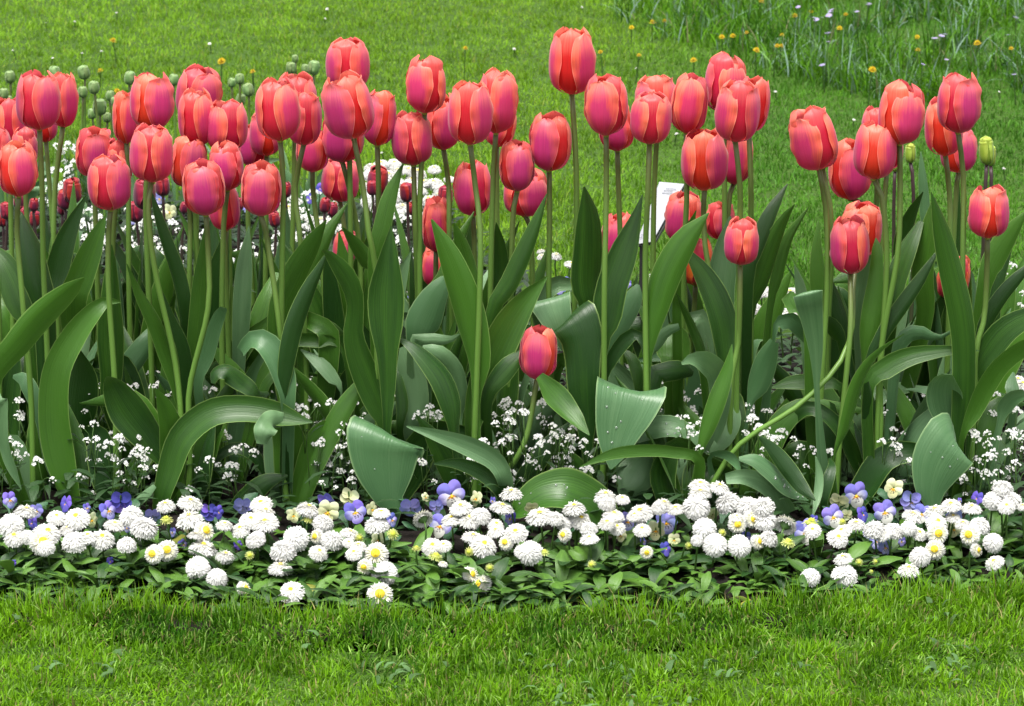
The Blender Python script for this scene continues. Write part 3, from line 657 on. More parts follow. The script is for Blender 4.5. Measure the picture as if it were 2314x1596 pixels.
# the broad pale leaf that breaks over towards us and its neighbours
L('P', -.10, [(893,1165,12),(880,1128,34),(872,1080,62),(868,1030,80),(872,992,92),(880,984,90,.03),(880,1010,60,.08)], 1, cup=.12, roll=(0, 0), wave=.02, ext=1, dew=6)
L('P', -.09, [(1143,1090,18),(1122,1044,22),(1071,1013,23),(993,985,14),(919,963,2)], 1, cup=-.3)
L('P', -.08, [(1140,1115,18),(1095,1072,18),(1035,1048,13),(980,1048,2)], cup=-.3)
L('B', .12, [(300,440,32),(400,430,42),(480,460,38),(540,490,14)])
L('B', .08, [(530,840,6),(480,740,36),(400,650,36),(295,578,4)][::1], 1)
L('B', .10, [(540,580,14),(400,525,40),(250,520,34),(60,505,4)])
L('P', -.04, [(1218,850,10),(1255,895,26),(1295,940,20),(1332,984,1)], cup=-.3, ext=0)
L('P', .02, [(1100,905,14),(1135,845,24),(1165,812,18),(1188,788,2)])
L('P', .0, [(520,1160,14),(555,1128,26),(600,1090,20),(650,1075,3)])
# --- centre right
L('P', .09, [(1335,720,20),(1328,640,34),(1330,560,33),(1330,490,26),(1320,422,2)], cup=.3)
L('P', .04, [(1360,790,14),(1372,720,32),(1384,650,34),(1412,570,30),(1435,500,14),(1452,440,1)], cup=-.3)
L('C', .02, [(505,1150,35),(500,1000,62),(485,820,92),(480,640,105),(470,500,128),(425,400,150),(410,385,140,.03)], cup=.15, roll=(0, 0))
L('P', .08, [(1250,760,36,.05),(1244,700,46,.04),(1240,673,52,.0),(1250,700,42,-.015),(1264,740,30,-.02),(1278,790,10,-.02)], 1, cup=.1, roll=(0, 0), ext=0)
L('C', .10, [(580,770,22),(620,580,48),(690,430,68),(770,280,60),(800,200,10)], 1)
L('C', .04, [(600,790,20),(640,650,34),(720,530,42),(790,485,34),(830,530,22),(835,610,8)], cup=-.4)
L('C', .08, [(820,900,20),(800,720,36),(760,620,30),(700,580,6)])
L('P', .01, [(1462,850,8),(1466,780,14),(1480,705,28),(1506,620,35),(1550,540,28),(1602,481,1)], cup=.35)
L('P', .05, [(1530,600,10),(1545,548,14),(1560,510,9),(1573,476,1)])
L('P', -.02, [(1597,1035,8,.03),(1615,970,20,.02),(1628,900,24,.01),(1622,845,26),(1590,816,24,-.03),(1560,812,12,-.05),(1540,822,3,-.06)], 1, cup=-.25)
L('C', -.05, [(1150,1210,16),(1205,1020,46),(1265,850,52),(1320,690,32),(1346,548,1)], cup=.3)
L('C', .00, [(1215,1215,14),(1300,1100,50),(1345,970,58),(1335,830,8)], 1)
L('P', .04, [(1640,860,14),(1640,770,30),(1622,690,32),(1588,620,24),(1542,554,2)], cup=-.35)
L('P', .13, [(1635,780,22),(1630,660,30),(1640,570,27),(1650,488,2)], 1)
L('C', .08, [(1180,640,30),(1120,460,28),(1060,330,16),(1022,250,2)])
L('C', .08, [(1010,700,60),(1015,600,98),(1010,520,88),(1000,455,30)], cup=-.5)
L('C', .05, [(870,660,10),(905,560,36),(960,480,34),(1040,445,20)], 1)
L('C', .04, [(890,760,50),(960,710,60),(1060,700,56),(1120,720,20)])
L('P', -.07, [(1432,930,60,.06),(1428,896,76,.035),(1425,880,81,.0),(1412,925,70,-.015),(1398,970,54,-.02),(1388,1020,32,-.025),(1380,1061,2,-.03)], 1, cup=.12, roll=(0, 0), wave=.02, dew=14)
L('C', .01, [(860,960,60),(900,900,62),(940,850,36)], ext=1)
L('P', -.09, [(1580,1040,12),(1520,1022,13),(1460,1018,14),(1385,1026,12),(1311,1055,1)], cup=-.2)
L('C', -.02, [(1180,1210,12),(1120,1100,44),(1010,1030,62),(860,1040,64),(760,1090,44),(735,1150,14)], 1, cup=-.3, dew=14)
L('C', -.04, [(720,1440,30),(770,1330,110),(830,1240,90),(890,1170,30)], 1, roll=(.1, .1), wave=.05)
L('C', -.05, [(960,1460,55),(935,1300,76),(985,1170,56),(1050,1130,50),(1130,1190,46),(1240,1250,46),(1385,1310,3)], cup=-.3)
L('C', -.03, [(1130,1420,60),(1160,1300,90),(1220,1240,60),(1300,1230,10)])
L('C', -.04, [(1215,1210,12),(1290,1185,24),(1360,1220,26),(1400,1295,4)], 1)
L('P', -.13, [(1375,1190,30,.03),(1345,1140,40,.02),(1285,1112,44),(1225,1115,36),(1180,1145,26),(1160,1160,10)], 0, cup=-.35, roll=(-.6, -.6), dew=10)
L('P', -.12, [(1640,1082,12),(1680,1078,17),(1725,1092,22),(1762,1125,24),(1782,1162,18)], 1, cup=-.3, ext=0)
L('D', -.13, [(-60,1210,12),(40,1225,40),(150,1310,48),(240,1400,34),(345,1455,3)], 1, ext=0, dew=12)
L('D', -.12, [(60,1085,10),(130,1150,36),(210,1250,50),(300,1370,42),(385,1455,4)], ext=0)
L('C', .02, [(1440,930,12),(1490,790,62),(1540,650,66),(1590,530,28)], 1)
L('D', -.11, [(368,1550,3),(398,1420,24),(405,1300,22),(385,1195,3)][::-1], 1, ext=0, roll=(.3, -.3))
L('D', -.10, [(430,1500,18),(455,1350,34),(480,1260,24),(465,1208,4)])
# --- right
L('D', -.04, [(395,860,16),(392,740,22),(388,580,42),(368,420,64),(345,290,84),(340,245,88),(335,262,70,.03)], 1, cup=.15, roll=(0,0), wave=.03)
L('D', .02, [(330,420,20,.02),(260,330,46,.02),(230,260,40,.03),(250,240,10,.03)])
L('D', .04, [(680,680,26),(690,500,52),(712,350,60),(735,150,42),(742,-20,28),(735,-70,3)], cup=.3)
L('D', .02, [(690,700,26),(770,500,40),(880,330,46),(985,180,36),(1060,60,16),(1100,-5,1)], cup=.35)
L('P', -.01, [(2160,1010,12),(2176,920,26),(2180,800,28),(2172,710,30),(2150,610,28),(2128,520,20),(2104,434,1)], cup=.3)
L('D', .05, [(1320,620,24),(1370,430,44),(1460,275,46),(1560,160,36),(1660,60,8)])
L('D', .02, [(1310,760,34),(1390,590,72),(1490,465,74),(1620,390,56),(1720,370,20)], cup=-.25)
L('D', -.03, [(1235,1095,16),(1300,950,46),(1370,800,58),(1460,670,56),(1600,560,50),(1700,500,20)], cup=-.3)
L('D', .00, [(690,800,36),(790,690,60),(930,620,54),(1080,592,38),(1220,580,20),(1337,585,1)], cup=-.25)
L('D', .04, [(860,600,40),(940,490,46),(1020,490,34),(1090,515,18),(1150,490,12),(1212,440,1)], 1, wave=.2)
L('D', -.06, [(495,1200,8),(560,1020,34),(615,820,40),(680,680,32),(770,575,15),(900,488,2)], cup=.4)
L('D', .02, [(690,1360,45),(725,1150,52),(705,950,54),(680,770,18)])
L('D', -.01, [(660,1340,24,.04),(600,1180,44,.03),(540,1060,44,.01),(450,960,40),(350,918,42),(260,960,44),(215,1060,20)], cup=-.35)
L('D', .00, [(1195,1120,14),(1165,1010,56),(1135,900,98),(1130,800,100),(1160,740,60),(1180,728,10)], 1, roll=(0, 0), wave=.05)
L('D', .01, [(1080,820,40),(1000,812,18),(905,808,2)], 1, ext=0)
L('D', -.12, [(1055,1500,40),(1055,1390,96),(1095,1245,158),(1165,1130,176),(1190,1100,172,.02),(1200,1130,130,.07)], 1, cup=.12, roll=(0, 0), wave=.02, dew=6)
L('D', .02, [(1455,1010,20),(1480,920,44),(1530,860,44),(1600,835,30)], 1)
L('D', .06, [(1540,900,30),(1530,800,46),(1535,710,6)], 1)
L('D', .07, [(145,500,10),(170,430,40),(240,410,50),(310,470,46),(335,540,14)], 1)
L('D', .06, [(540,820,20),(400,770,44),(250,770,40),(130,800,6)])
L('D', .09, [(540,600,16),(520,500,42),(470,430,44),(440,390,10)])
L('P', .10, [(1690,640,14),(1708,560,20),(1742,480,16),(1780,415,1)])
L('P', .12, [(1690,720,16),(1715,640,25),(1745,550,21),(1775,490,10),(1796,462,1)])
L('P', .14, [(1740,700,8),(1755,630,14),(1780,540,12),(1828,468,1)])
L('P', .12, [(1820,720,14),(1810,650,14),(1795,598,1)], 1)
L('P', .45, [(2092,560,10),(2090,460,13),(2084,390,9),(2081,342,1)], 1)
L('P', .3, [(2030,620,14),(2040,540,17),(2062,480,12),(2086,434,1)])
L('P', .4, [(2160,620,10),(2160,520,12),(2166,404,1)])
L('P', .12, [(2222,660,16),(2245,590,27),(2280,530,22),(2320,478,3)])
L('P', .16, [(2010,720,16),(2020,640,22),(2050,560,18),(2080,500,6)])
L('P', .2, [(1860,740,14),(1850,640,20),(1846,560,12),(1850,500,2)])
L('P', .2, [(1945,700,18),(1955,640,26),(1965,590,22),(1975,540,4)], 1)
L('P', .18, [(2090,720,18),(2085,620,24),(2100,520,18),(2110,450,2)])
L('P', .2, [(2235,760,20),(2240,660,26),(2260,600,20),(2290,540,3)])
L('P', .15, [(1900,760,22),(1885,690,24),(1875,640,10),(1872,600,2)])
# the remaining leaves of each plant, seen between and behind those above
for t, b in list(PLANTS):
    if b.y > .8 or t['category'] != 'tulip' or t.name.startswith('dark'): 
        nl, hh = (2, .16)
    elif t.name.startswith('green'): nl, hh = 3, .16
    else: nl, hh = (9 if b.y > .1 else 2), (.34 if b.y > .1 and toP(b)[0] < 1130 else .29)
    for k in range(nl):
        r = rl; az = r.uniform(0, 6.283); x = toP(b)[0]
        clear = 1200 < x < 1530 or 1700 < x < 1860
        h = hh * r.uniform(.6, 1.05) * (.8 if clear and hh > .2 else 1) * (.72 if b.y < .2 and hh > .2 else 1); lean = r.uniform(.02, .12) * (1.5 if b.y < .2 else 1)
        d = np.array((math.cos(az), abs(math.sin(az)) * (.6 if b.y < .3 else 1), 0)); p0 = np.array(b) + d * .006
        droop = r.random() < .3
        pts = [p0, p0 + d * lean * .3 + (0, 0, h * .45), p0 + d * lean * .7 + (0, 0, h * .85), p0 + d * lean * (1.6 if droop else 1.15) + (0, 0, h * (.82 if droop else 1.15))]
        w = (r.uniform(.008, .013) if k % 3 == 2 else r.uniform(.015, .028)) * (1 if hh > .2 else .5)
        az2 = r.uniform(-1.2, 1.2)
        V, F, U = ribbon(np.array(pts) - np.array(t.location), [.006, w, w * .85, .0008], (0, r.uniform(-.4, .4)), r.choice((-1, 1)) * r.uniform(.15, .4), r.uniform(.04, .12), 1000 + k + int(abs(b.x) * 9999), 18, 6, V0=(math.sin(az2), math.cos(az2), -.2))
        o = obj('leaf', mesh('tulip_leaf', V, F, U, None, M['leaf_pale' if (hh < .2 or r.random() < .2) else 'leaf']), t)
# ---------------------------------------------------------------- labels that point: a look, a landmark, a place beside it
MARKS = [('the short lone tulip', 1217, 900), ('the broad folded pale leaf', 873, 1070), ('the hanging dewy leaf tip', 1410, 960), ('the slanting bare stem', 1760, 930),
         ('the broad pale leaf at right', 2110, 1075), ('the twisted narrow leaf', 1858, 1110), ('the glossy leaf hump', 1250, 1125), ('the long arching leaf', 520, 970),
         ('the tall upright pair of leaves', 140, 1040), ('the light arching leaf', 1745, 1120), ('the curled leaf loop', 540, 850), ('the paired pale buds', 1085, 1125),
         ('the cream viola', 2015, 1103), ('the yellow eyed blue viola', 1020, 1125), ('the left edge', 0, 1120), ('the right edge', 2314, 900), ('the leaf bent over at right', 1830, 700),
         ('the white plant label', 1490, 480), ('the banded tulip', 931, 420), ('the striped tulip', 343, 480), ('the wide dark leaf', 1310, 830), ('the low red tulip pair', 985, 600),
         ('the crumpled red tulip', 2234, 540), ('the heavy tilting tulip', 1840, 400), ('the highest tulip', 1293, 140), ('the second highest tulip', 786, 90), ('the left tulip pair', 110, 200)]
ORD = ['closest', 'second closest', 'third closest', 'fourth closest', 'fifth closest', 'sixth closest', 'seventh closest', 'eighth closest', 'ninth closest', 'tenth closest', 'eleventh closest', 'twelfth closest', 'thirteenth closest', 'fourteenth closest', 'fifteenth closest'] + [w + ' closest' for w in 'sixteenth seventeenth eighteenth nineteenth twentieth twenty-first twenty-second twenty-third twenty-fourth twenty-fifth twenty-sixth twenty-seventh twenty-eighth twenty-ninth thirtieth'.split()] + ['outermost'] * 30
PEND = {}
def point_label(o, look, x, y):
    m = min(MARKS, key=lambda q: math.hypot(q[1] - x, q[2] - y)); dx, dy = x - m[1], y - m[2]; d = math.hypot(dx, dy)
    a = math.degrees(math.atan2(-dy, dx)) % 360
    s = ['right of', 'above right of', 'above', 'above left of', 'left of', 'below left of', 'below', 'below right of'][int((a + 22.5) // 45) % 8]
    PEND.setdefault((look, s, m[0]), []).append((d, o))
def finish_labels():
    for (look, s, m), v in PEND.items():
        v.sort(key=lambda q: q[0])
        for i, (d, o) in enumerate(v): o['label'] = f'{look} {s} {m}' + (f', {ORD[i]}' if len(v) > 1 else '')

# ---------------------------------------------------------------- white pompom daisies
RD = .02
def strip(V, F, C, p, d, up, side, ln, w, c0, c1, droop):
    b = len(V)
    for i, (t, ww) in enumerate(((0, .55), (.45, 1.0), (.85, .85), (1.0, .25))):
        q = p + d * (ln * t) + up * (ln * (-droop * t * t))
        V.append(q - side * (w * ww * .5)); V.append(q + side * (w * ww * .5)); c = [x * (1 - t) + y * t for x, y in zip(c0, c1)]; C += [c, c]
    for i in range(3): F.append((b + 2*i, b + 2*i + 1, b + 2*i + 3, b + 2*i + 2))
def head(kind, seed):
    r = random.Random(seed); V = []; F = []; C = []; white = (.76, .76, .74)
    if kind == 'p': th0, th1, K, dome, hole, ln, tint = 5, 112, 12, .74, 0, .33, white
    elif kind == 'f': th0, th1, K, dome, hole, ln, tint = 8, 104, 10, .48, .0, .36, (.80, .79, .62)
    elif kind == 'e': th0, th1, K, dome, hole, ln, tint = 44, 108, 7, .55, .30, .44, (.78, .76, .45)
    elif kind == 'y': th0, th1, K, dome, hole, ln, tint = 48, 95, 3, .7, .38, .42, (.50, .56, .12)
    a0 = (.70 if kind == 'p' else .64) * RD; c0 = a0 * dome
    tipc = white if kind != 'y' else (.70, .72, .30)
    for k in range(K):
        th = R(th0 + (th1 - th0) * k / (K - 1)); n = int(9 + 54 * math.sin(min(th, 1.57)))
        if kind == 'y': n = 18
        for i in range(n):
            az = 6.2832 * (i + .5 * (k % 2)) / n + r.uniform(-.12, .12); t = th + r.uniform(-.07, .07)
            rad = np.array((math.cos(az), math.sin(az), 0)); up = np.array((0, 0, 1.0)); side = np.array((-math.sin(az), math.cos(az), 0))
            p = rad * (a0 * math.sin(t)) + up * (c0 * math.cos(t))
            nrm = rad * math.sin(t) + up * math.cos(t); tan = rad * math.cos(t) - up * math.sin(t)
            d = nrm * r.uniform(.45, .75) + tan * r.uniform(.65, .95); d /= np.linalg.norm(d)
            if k == K - 1: d = rad * .95 - up * r.uniform(.05, .35)
            if kind in 'ey' and k == 0: d = nrm * .8 + tan * .5
            f = max(0, 1 - (k / max(1, K - 1)) * 1.5) if kind in 'fe' else 1.0 if kind == 'y' else .06
            b = r.uniform(.92, 1.04); cA = [(x * (1 - f) + q * f) * b for x, q in zip(white, tint)]; cB = [x * b for x in tipc]
            wd = np.cross(d, side)
            strip(V, F, C, p - nrm * .0012, d, up, side + wd * r.uniform(-.5, .5), ln * RD * r.uniform(.8, 1.2), .0016, cA, cB, r.uniform(-.05, .25))
    # the packed bed under the rays
    b = len(V); n = 16; rings = [(0.0, .97), (.5, .84), (.86, .45), (1.0, 0), (.75, -.35), (.2, -.45)]
    for q, z in rings:
        for i in range(n): az = 6.2832 * i / n; V.append(np.array((q * a0 * .98 * math.cos(az), q * a0 * .98 * math.sin(az), z * c0 * .98))); C.append([x * .95 for x in (tint if kind in 'y' else white)])
    for j in range(len(rings) - 1):
        for i in range(n): F.append((b+j*n+i, b+j*n+(i+1) % n, b+(j+1)*n+(i+1) % n, b+(j+1)*n+i))
    ray_me = mesh('daisy_bloom', V, F, None, C, M['daisy'])
    eye = None
    if kind in 'efy':
        V = []; F = []; C = []; er = {'e': .37, 'f': .18, 'y': .36}[kind] * RD; z0 = c0 * .86
        deep = (.62, .42, .02) if kind != 'y' else (.36, .42, .03); lite = (.75, .62, .06) if kind != 'y' else (.52, .56, .08)
        V.append((0, 0, z0 + er * .55)); C.append(deep)
        for j in range(1, 5):
            for i in range(16):
                az = 6.2832 * (i + .5 * (j % 2)) / 16; q = er * j / 4; V.append((q * math.cos(az), q * math.sin(az), z0 + er * (.60 * math.cos(1.4 * j / 4) + r.uniform(-.14, .14)))); C.append(deep if r.random() < .5 else lite)
        for i in range(16): F.append((0, 1 + i, 1 + (i + 1) % 16))
        for j in range(3):
            for i in range(16): F.append((1+j*16+i, 1+(j+1)*16+i, 1+(j+1)*16+(i+1) % 16, 1+j*16+(i+1) % 16))
        eye = mesh('daisy_eye', V, F, None, C, M['eye'])
    return ray_me, eye
def calyx_me():
    V = []; F = []; prof = [(.0015, -.0105), (.0055, -.0085), (.0085, -.004), (.0095, .000)]; n = 14
    for j, (q, z) in enumerate(prof):
        for i in range(n): az = 6.2832 * i / n; s = 1 + (.22 if j == 3 and i % 2 else 0); V.append((q * s * math.cos(az), q * s * math.sin(az), z))
    for j in range(3):
        for i in range(n): F.append((j*n+i, j*n+(i+1) % n, (j+1)*n+(i+1) % n, (j+1)*n+i))
    return mesh('daisy_calyx', V, F, None, None, M['calyx'])
CAL = calyx_me()
HEADS = {k: [head(k, 300 + 10 * ord(k) + i) for i in range(n)] for k, n in (('p', 4), ('f', 3), ('e', 3), ('y', 2))}
LOOK = {'p': 'full round white daisy', 'P': 'brown eyed white daisy', 'f': 'flat edgewise white daisy', 'F': 'flat yellow topped daisy', 'e': 'yellow eyed white daisy', 'y': 'small yellowish daisy bud',
        'Y': 'small flat yellowish daisy', 'b': 'white daisy seen from behind', 'S': 'sideways turned white daisy', 'q': 'pinkish white full daisy'}
ry = random.Random(77)
def daisy(x, y, w, k, Y=None, grp='white daisies along the lawn edge', zlow=None):
    if k == 'p' and ry.random() < .34: k = 'f' if ry.random() < .6 else 'F'
    kind = {'P': 'p', 'F': 'f', 'Y': 'y', 'b': 'e', 'S': 'e', 'q': 'p'}.get(k, k)
    if Y is None: Y = float(np.interp(y, [1100, 1180, 1260, 1345], [-.17, -.225, -.305, -.362])) + ry.uniform(-.012, .012)
    c = at(x, y, Y)
    if c.z < .008: c = ground(x, y, .008)
    tilt = {'p': ry.uniform(6, 30), 'P': 50, 'f': ry.uniform(-3, 9), 'F': ry.uniform(22, 34), 'e': ry.uniform(52, 74), 'y': ry.uniform(50, 80), 'Y': ry.uniform(0, 14), 'b': 115, 'S': 62, 'q': 20}[k]
    yaw = {'S': ry.choice((-50, 50)), 'b': 200 if x < 1500 else 150}.get(k, ry.gauss(0, 24)); side = ry.gauss(0, 9)
    if k == 'b': tilt = 62
    q = Matrix.Rotation(R(yaw), 4, 'Z') @ Matrix.Rotation(R(tilt), 4, 'X') @ Matrix.Rotation(R(side), 4, 'Y')
    s = w * mper(c) / (2 * RD * .88); ax = q @ Vector((0, 0, 1)); bot = c - ax * (.0105 * s)
    gz = -.03; bx, by = c.x + ry.uniform(-.012, .012) - ax.x * .02, c.y + ry.uniform(.0, .025) - ax.y * .02
    t = thing('daisy', '', 'daisy', (bx, by, gz), grp)
    b = obj('bloom', HEADS[kind][ry.randrange(len(HEADS[kind]))][0], t); b.matrix_local = Matrix.Translation(c - t.location) @ q @ Matrix.Rotation(ry.uniform(0, 6.28), 4, 'Z') @ Matrix.Diagonal((s, s, s * ry.uniform(.85, 1.2), 1))
    e = next(h[1] for h in HEADS[kind] if h[0] == b.data)
    if e: obj('eye', e, b)
    ca = obj('calyx', CAL, t); ca.matrix_local = Matrix.Translation(c - t.location) @ q @ Matrix.Diagonal((s, s, s, 1))
    P = [(bx, by, gz), ((bx + bot.x) / 2 - ax.x * .004, (by + bot.y) / 2 - ax.y * .004, (gz + bot.z) / 2), tuple(bot - ax * .006), tuple(bot)]
    P = catmull(P, 9); V, F, U = tube(P - np.array(t.location), np.linspace(.0016, .0013, 9), 6); obj('stem', mesh('daisy_stem', V, F, U, None, M['stem_thin']), t)
    point_label(t, LOOK[k], x, y); return t
GZ = {1: 0, 2: 565, 3: 1130, 4: 1693}
DA = {1: '170,320,150f 75,410,170p 370,360,130F 500,365,175p 95,490,145F 180,490,105p 275,525,150e 310,460,185p 490,520,170p 575,490,130f 670,500,165F 750,410,145f 860,355,160p 945,430,180p 1085,285,130f 1245,265,170f 1240,370,180p 1090,380,85Y 1340,450,130e 1280,482,110f 1330,560,185p 1005,600,120e 1095,575,130e 830,540,130p 1475,615,130p 1290,690,160P 1420,760,140P 1600,830,105S 1575,440,130F 1470,410,115f 1710,270,150F 1635,610,58y 1640,380,150p 1740,395,170p 1670,510,130p 440,440,110f 300,560,120p',
      2: '70,265,0f 100,330,140f 100,400,165p 20,370,120p 50,490,100p 380,310,160f 380,378,90Y 480,400,140p 435,485,95e 295,500,175P 540,510,150p 655,465,130f 715,495,60y 935,470,75y 860,330,120f 830,410,165p 1130,365,128b 645,525,82F 710,550,110f 680,595,112F 825,600,150e 450,590,132F 215,580,170p 200,690,168p 270,845,170p 750,685,100e 875,730,175P 850,865,158e 1195,550,142F 1270,545,100F 1090,565,60Y 1215,620,95Y 1265,665,65p 1445,735,105S 1515,800,130S 1435,585,60y 1570,690,55y 1380,295,155f 1320,375,142f 1440,378,150f 1510,350,140p 1610,410,115F 1610,455,130f 1460,490,150p 1530,545,178p 1675,525,95e 1710,205,152f 1650,295,160f 1740,460,160p 1790,580,120p',
      3: '260,350,190p 360,370,125p 195,590,165P 290,590,62Y 485,300,155f 525,375,150F 420,400,105p 580,440,120p 585,500,130f 420,475,90e 600,670,58y 690,225,150f 800,240,105f 745,345,150f 700,270,115p 700,400,120f 765,425,118F 930,440,118F 960,590,82e 920,330,170p 1040,300,110p 1070,275,125f 1150,305,125f 1285,290,180p 1310,150,150f 1435,165,145f 1310,200,155f 1490,265,165p 1620,285,160p 1720,290,155p 1340,435,155P 1410,540,160P 1455,460,52y 1235,545,50y 1290,510,85q 1555,405,112e 1650,370,112e 1570,545,152P 1690,520,95S 1760,500,125p 1740,385,155p 1550,360,110p 880,350,110f',
      4: '80,330,160p 240,405,142b 255,528,88Y 405,400,105Y 415,445,115F 610,450,132F 580,495,145F 610,390,52y 700,405,125f 615,630,125f 620,740,172p 400,750,130p 820,440,150p 945,450,145p 1045,430,112p 1070,350,140f 1110,465,115p 1215,320,140f 1230,395,145p 1320,280,140f 1335,360,105f 1455,300,142f 1400,405,105f 1510,415,140p 1235,465,130e 1445,475,126e 1215,570,122e 1490,575,85e 1120,615,138p 1045,705,145f 1600,525,132P 1605,655,132p 1660,170,142p 1600,250,138p 1725,245,132q 1685,290,115F 1790,290,80f 720,655,50y 825,650,38y 800,715,32y 880,470,120p'}
for fr, txt in DA.items():
    for it in txt.split():
        a, b, c = it.split(','); w = float(c[:-1])
        if w: daisy(GZ[fr] + .3451 * float(a), 1045.2 + .3451 * float(b), .3451 * w, c[-1])
# the farther daisies at the back edge of the bed
bk = []
def fill(n, poly, mind, w0, w1):
    k = 0
    for _ in range(4000):
        if k >= n: break
        x = ry.uniform(poly[0], poly[2]); y = ry.uniform(poly[1], poly[3])
        if poly[4] and (x - poly[0]) / (poly[2] - poly[0]) + (poly[3] - y) / (poly[3] - poly[1]) > 1.45: continue
        if all(math.hypot((x - a), (y - b) * 1.6) > mind for a, b in bk):
            bk.append((x, y)); k += 1; daisy(x, y, ry.uniform(w0, w1), ry.choice('pffpF'), yz(x, y, ry.uniform(.075, .10)), 'white daisies at the back of the bed')
fill(34, (832, 368, 1005, 478, 1), 22, 34, 44); fill(6, (640, 470, 800, 520, 0), 26, 30, 40); fill(14, (1486, 598, 1560, 745, 0), 25, 38, 52); fill(9, (1690, 640, 1795, 745, 0), 26, 38, 50)
for x, y, w in ((981, 383, 32), (1016, 405, 28), (1256, 579, 28), (1290, 598, 32), (1222, 568, 20), (1224, 580, 22), (1205, 668, 30), (1330, 640, 30), (1660, 610, 34), (1690, 640, 34), (1648, 600, 30), (2300, 860, 44), (2312, 872, 44)): daisy(x, y, w, 'f', yz(x, y, .085), 'white daisies at the back of the bed')

# daisy leaf rosettes
def spat(ln, w, up, az, r, n=9, nu=4, curl=.6):
    d = np.array((math.cos(az), math.sin(az), 0)); P = [d * (ln * t) * math.cos(up * (1 - curl * t)) + np.array((0, 0, ln * t * math.sin(up * (1 - curl * t)))) for t in np.linspace(0, 1, 5)]
    return ribbon(np.array(P), [w * .18, w * .3, w * .75, w, w * .25], (0, r.uniform(-.3, .3)), r.choice((-1, 1)) * r.uniform(.15, .4), .10, r.randrange(9999), n, nu, V0=(0, .02, -1))
LEAFS = []
for i in range(10):
    r = random.Random(500 + i); V, F, U = spat(r.uniform(.040, .068), r.uniform(.0060, .0095), r.uniform(.95, 1.62), 0, r)
    LEAFS.append(mesh('daisy_leaf', V, F, U, None, M['leaf_small']))
yel = [mesh('daisy_leaf', *[a for a in (spat(.06, .013, .5, 0, random.Random(5)))][:2], spat(.06, .013, .5, 0, random.Random(5))[2], None, M['leaf_yellowing'])]
def rosette(x, Y, s, n, label_xy=None):
    t = thing('daisy_rosette', '', 'leaf rosette', (x, Y, -.028), 'daisy leaf rosettes along the lawn edge'); a = ry.uniform(0, 6.28)
    for k in range(n):
        sc = s * ry.uniform(.75, 1.2); o = obj('leaf', ry.choice(LEAFS) if ry.random() > .012 else yel[0], t); o.rotation_euler = (ry.uniform(-.15, .15), ry.uniform(-.35, .2), a + 2.4 * k + ry.uniform(-.3, .3)); o.scale = (sc,) * 3; o.location = (0, 0, ry.uniform(0, .012))
    p = toP((x, Y, .02)); point_label(t, 'green spoon leaved daisy rosette', *p)
for i in range(285):
    x = -.90 + 1.80 * (i * 89 % 285 + ry.uniform(0, 1)) / 285; f = float(front(x))
    d = ry.random(); rosette(x, f + .016 + d * .25, ry.uniform(.48, .68) + .60 * min(1, d * 1.5), 9)

# ---------------------------------------------------------------- violas
def vpetal(cx, cz, rx, rz, rot, col, r, mark=None, yoff=0.0):
    V = []; F = []; C = []; n = 16; K = 5; ph = r.uniform(0, 6)
    for j in range(K + 1):
        q = j / K
        for i in range(n):
            a = 6.2832 * i / n; wv = 1 + .05 * math.sin(3 * a + ph) * q; X = rx * q * wv * math.cos(a); Z = rz * q * wv * math.sin(a)
            x = cx + X * math.cos(rot) - Z * math.sin(rot); z = cz + X * math.sin(rot) + Z * math.cos(rot)
            y = yoff - .0022 * (1 - q * q) + .0012 * q * math.sin(2 * a + ph); V.append((x, y, z))
            dist = math.hypot(x, z) / .018; c = np.array(col[0]) * (1 - min(1, dist * .9)) + np.array(col[1]) * min(1, dist * .9)
            if mark is not None and dist < .62:
                ang = math.atan2(z, x); w = .5 + .5 * math.sin(ang * 9)
                c = np.array(mark) if dist < .20 else (np.array((.02, .008, .05)) if w > .72 and dist < .55 else c)
            C.append(tuple(c))
    for j in range(K):
        for i in range(n): F.append((j*n+i, j*n+(i+1) % n, (j+1)*n+(i+1) % n, (j+1)*n+i))
    return mesh('viola_petal', V, F, None, C, M['viola'])
VK = {'v': ((.145, .125, .57), (.17, .155, .62), (.62, .62, .80)), 'l': ((.36, .37, .74), (.24, .25, .70), (.74, .75, .80)), 'w': ((.62, .66, .30), (.74, .78, .50), (.75, .74, .25)), 'd': ((.11, .08, .48), (.14, .11, .55), (.2, .15, .6)), 'x': ((.62, .60, .76), (.21, .20, .66), (.78, .78, .72))}
def viola_set(k, seed):
    r = random.Random(seed); inn, out, low = VK[k]; y = (.72, .38, .02); P = []
    for s in (-1, 1): P.append(vpetal(s * .0075, .0105, .0098, .0105, s * -.4, (inn if k != 'x' else out, out), r, None, .0020 + s * .0004))
    for s in (-1, 1): P.append(vpetal(s * .0100, -.0012, .0098, .0085, s * .3, (low if k in 'vx' else inn, out), r, (low if k != 'd' else y) if False else None, .0004 + s * .0003))
    P.append(vpetal(0, -.0090, .0108, .0105, 0, (low, out if k != 'x' else low), r, y if k != 'd' else None, -.0012))
    return P
VS = {k: [viola_set(k, 700 + i + 7 * ord(k)) for i in range(2)] for k in VK}
def eye_small(c, rr):
    V = [(0, -.0045, -.001)]; F = []
    for j in range(1, 3):
        for i in range(8): a = 6.2832 * i / 8; V.append((rr * j / 2 * math.cos(a), -.0045 + .0010 * j * j, -.001 + rr * 1.2 * j / 2 * math.sin(a)))
    for i in range(8): F.append((0, 1 + i, 1 + (i + 1) % 8)); F.append((1 + i, 9 + i, 9 + (i + 1) % 8, 1 + (i + 1) % 8))
    return mesh('viola_eye', V, F, None, [c] * len(V), M['eye'])
VEYE = eye_small((.72, .36, .02), .0026)
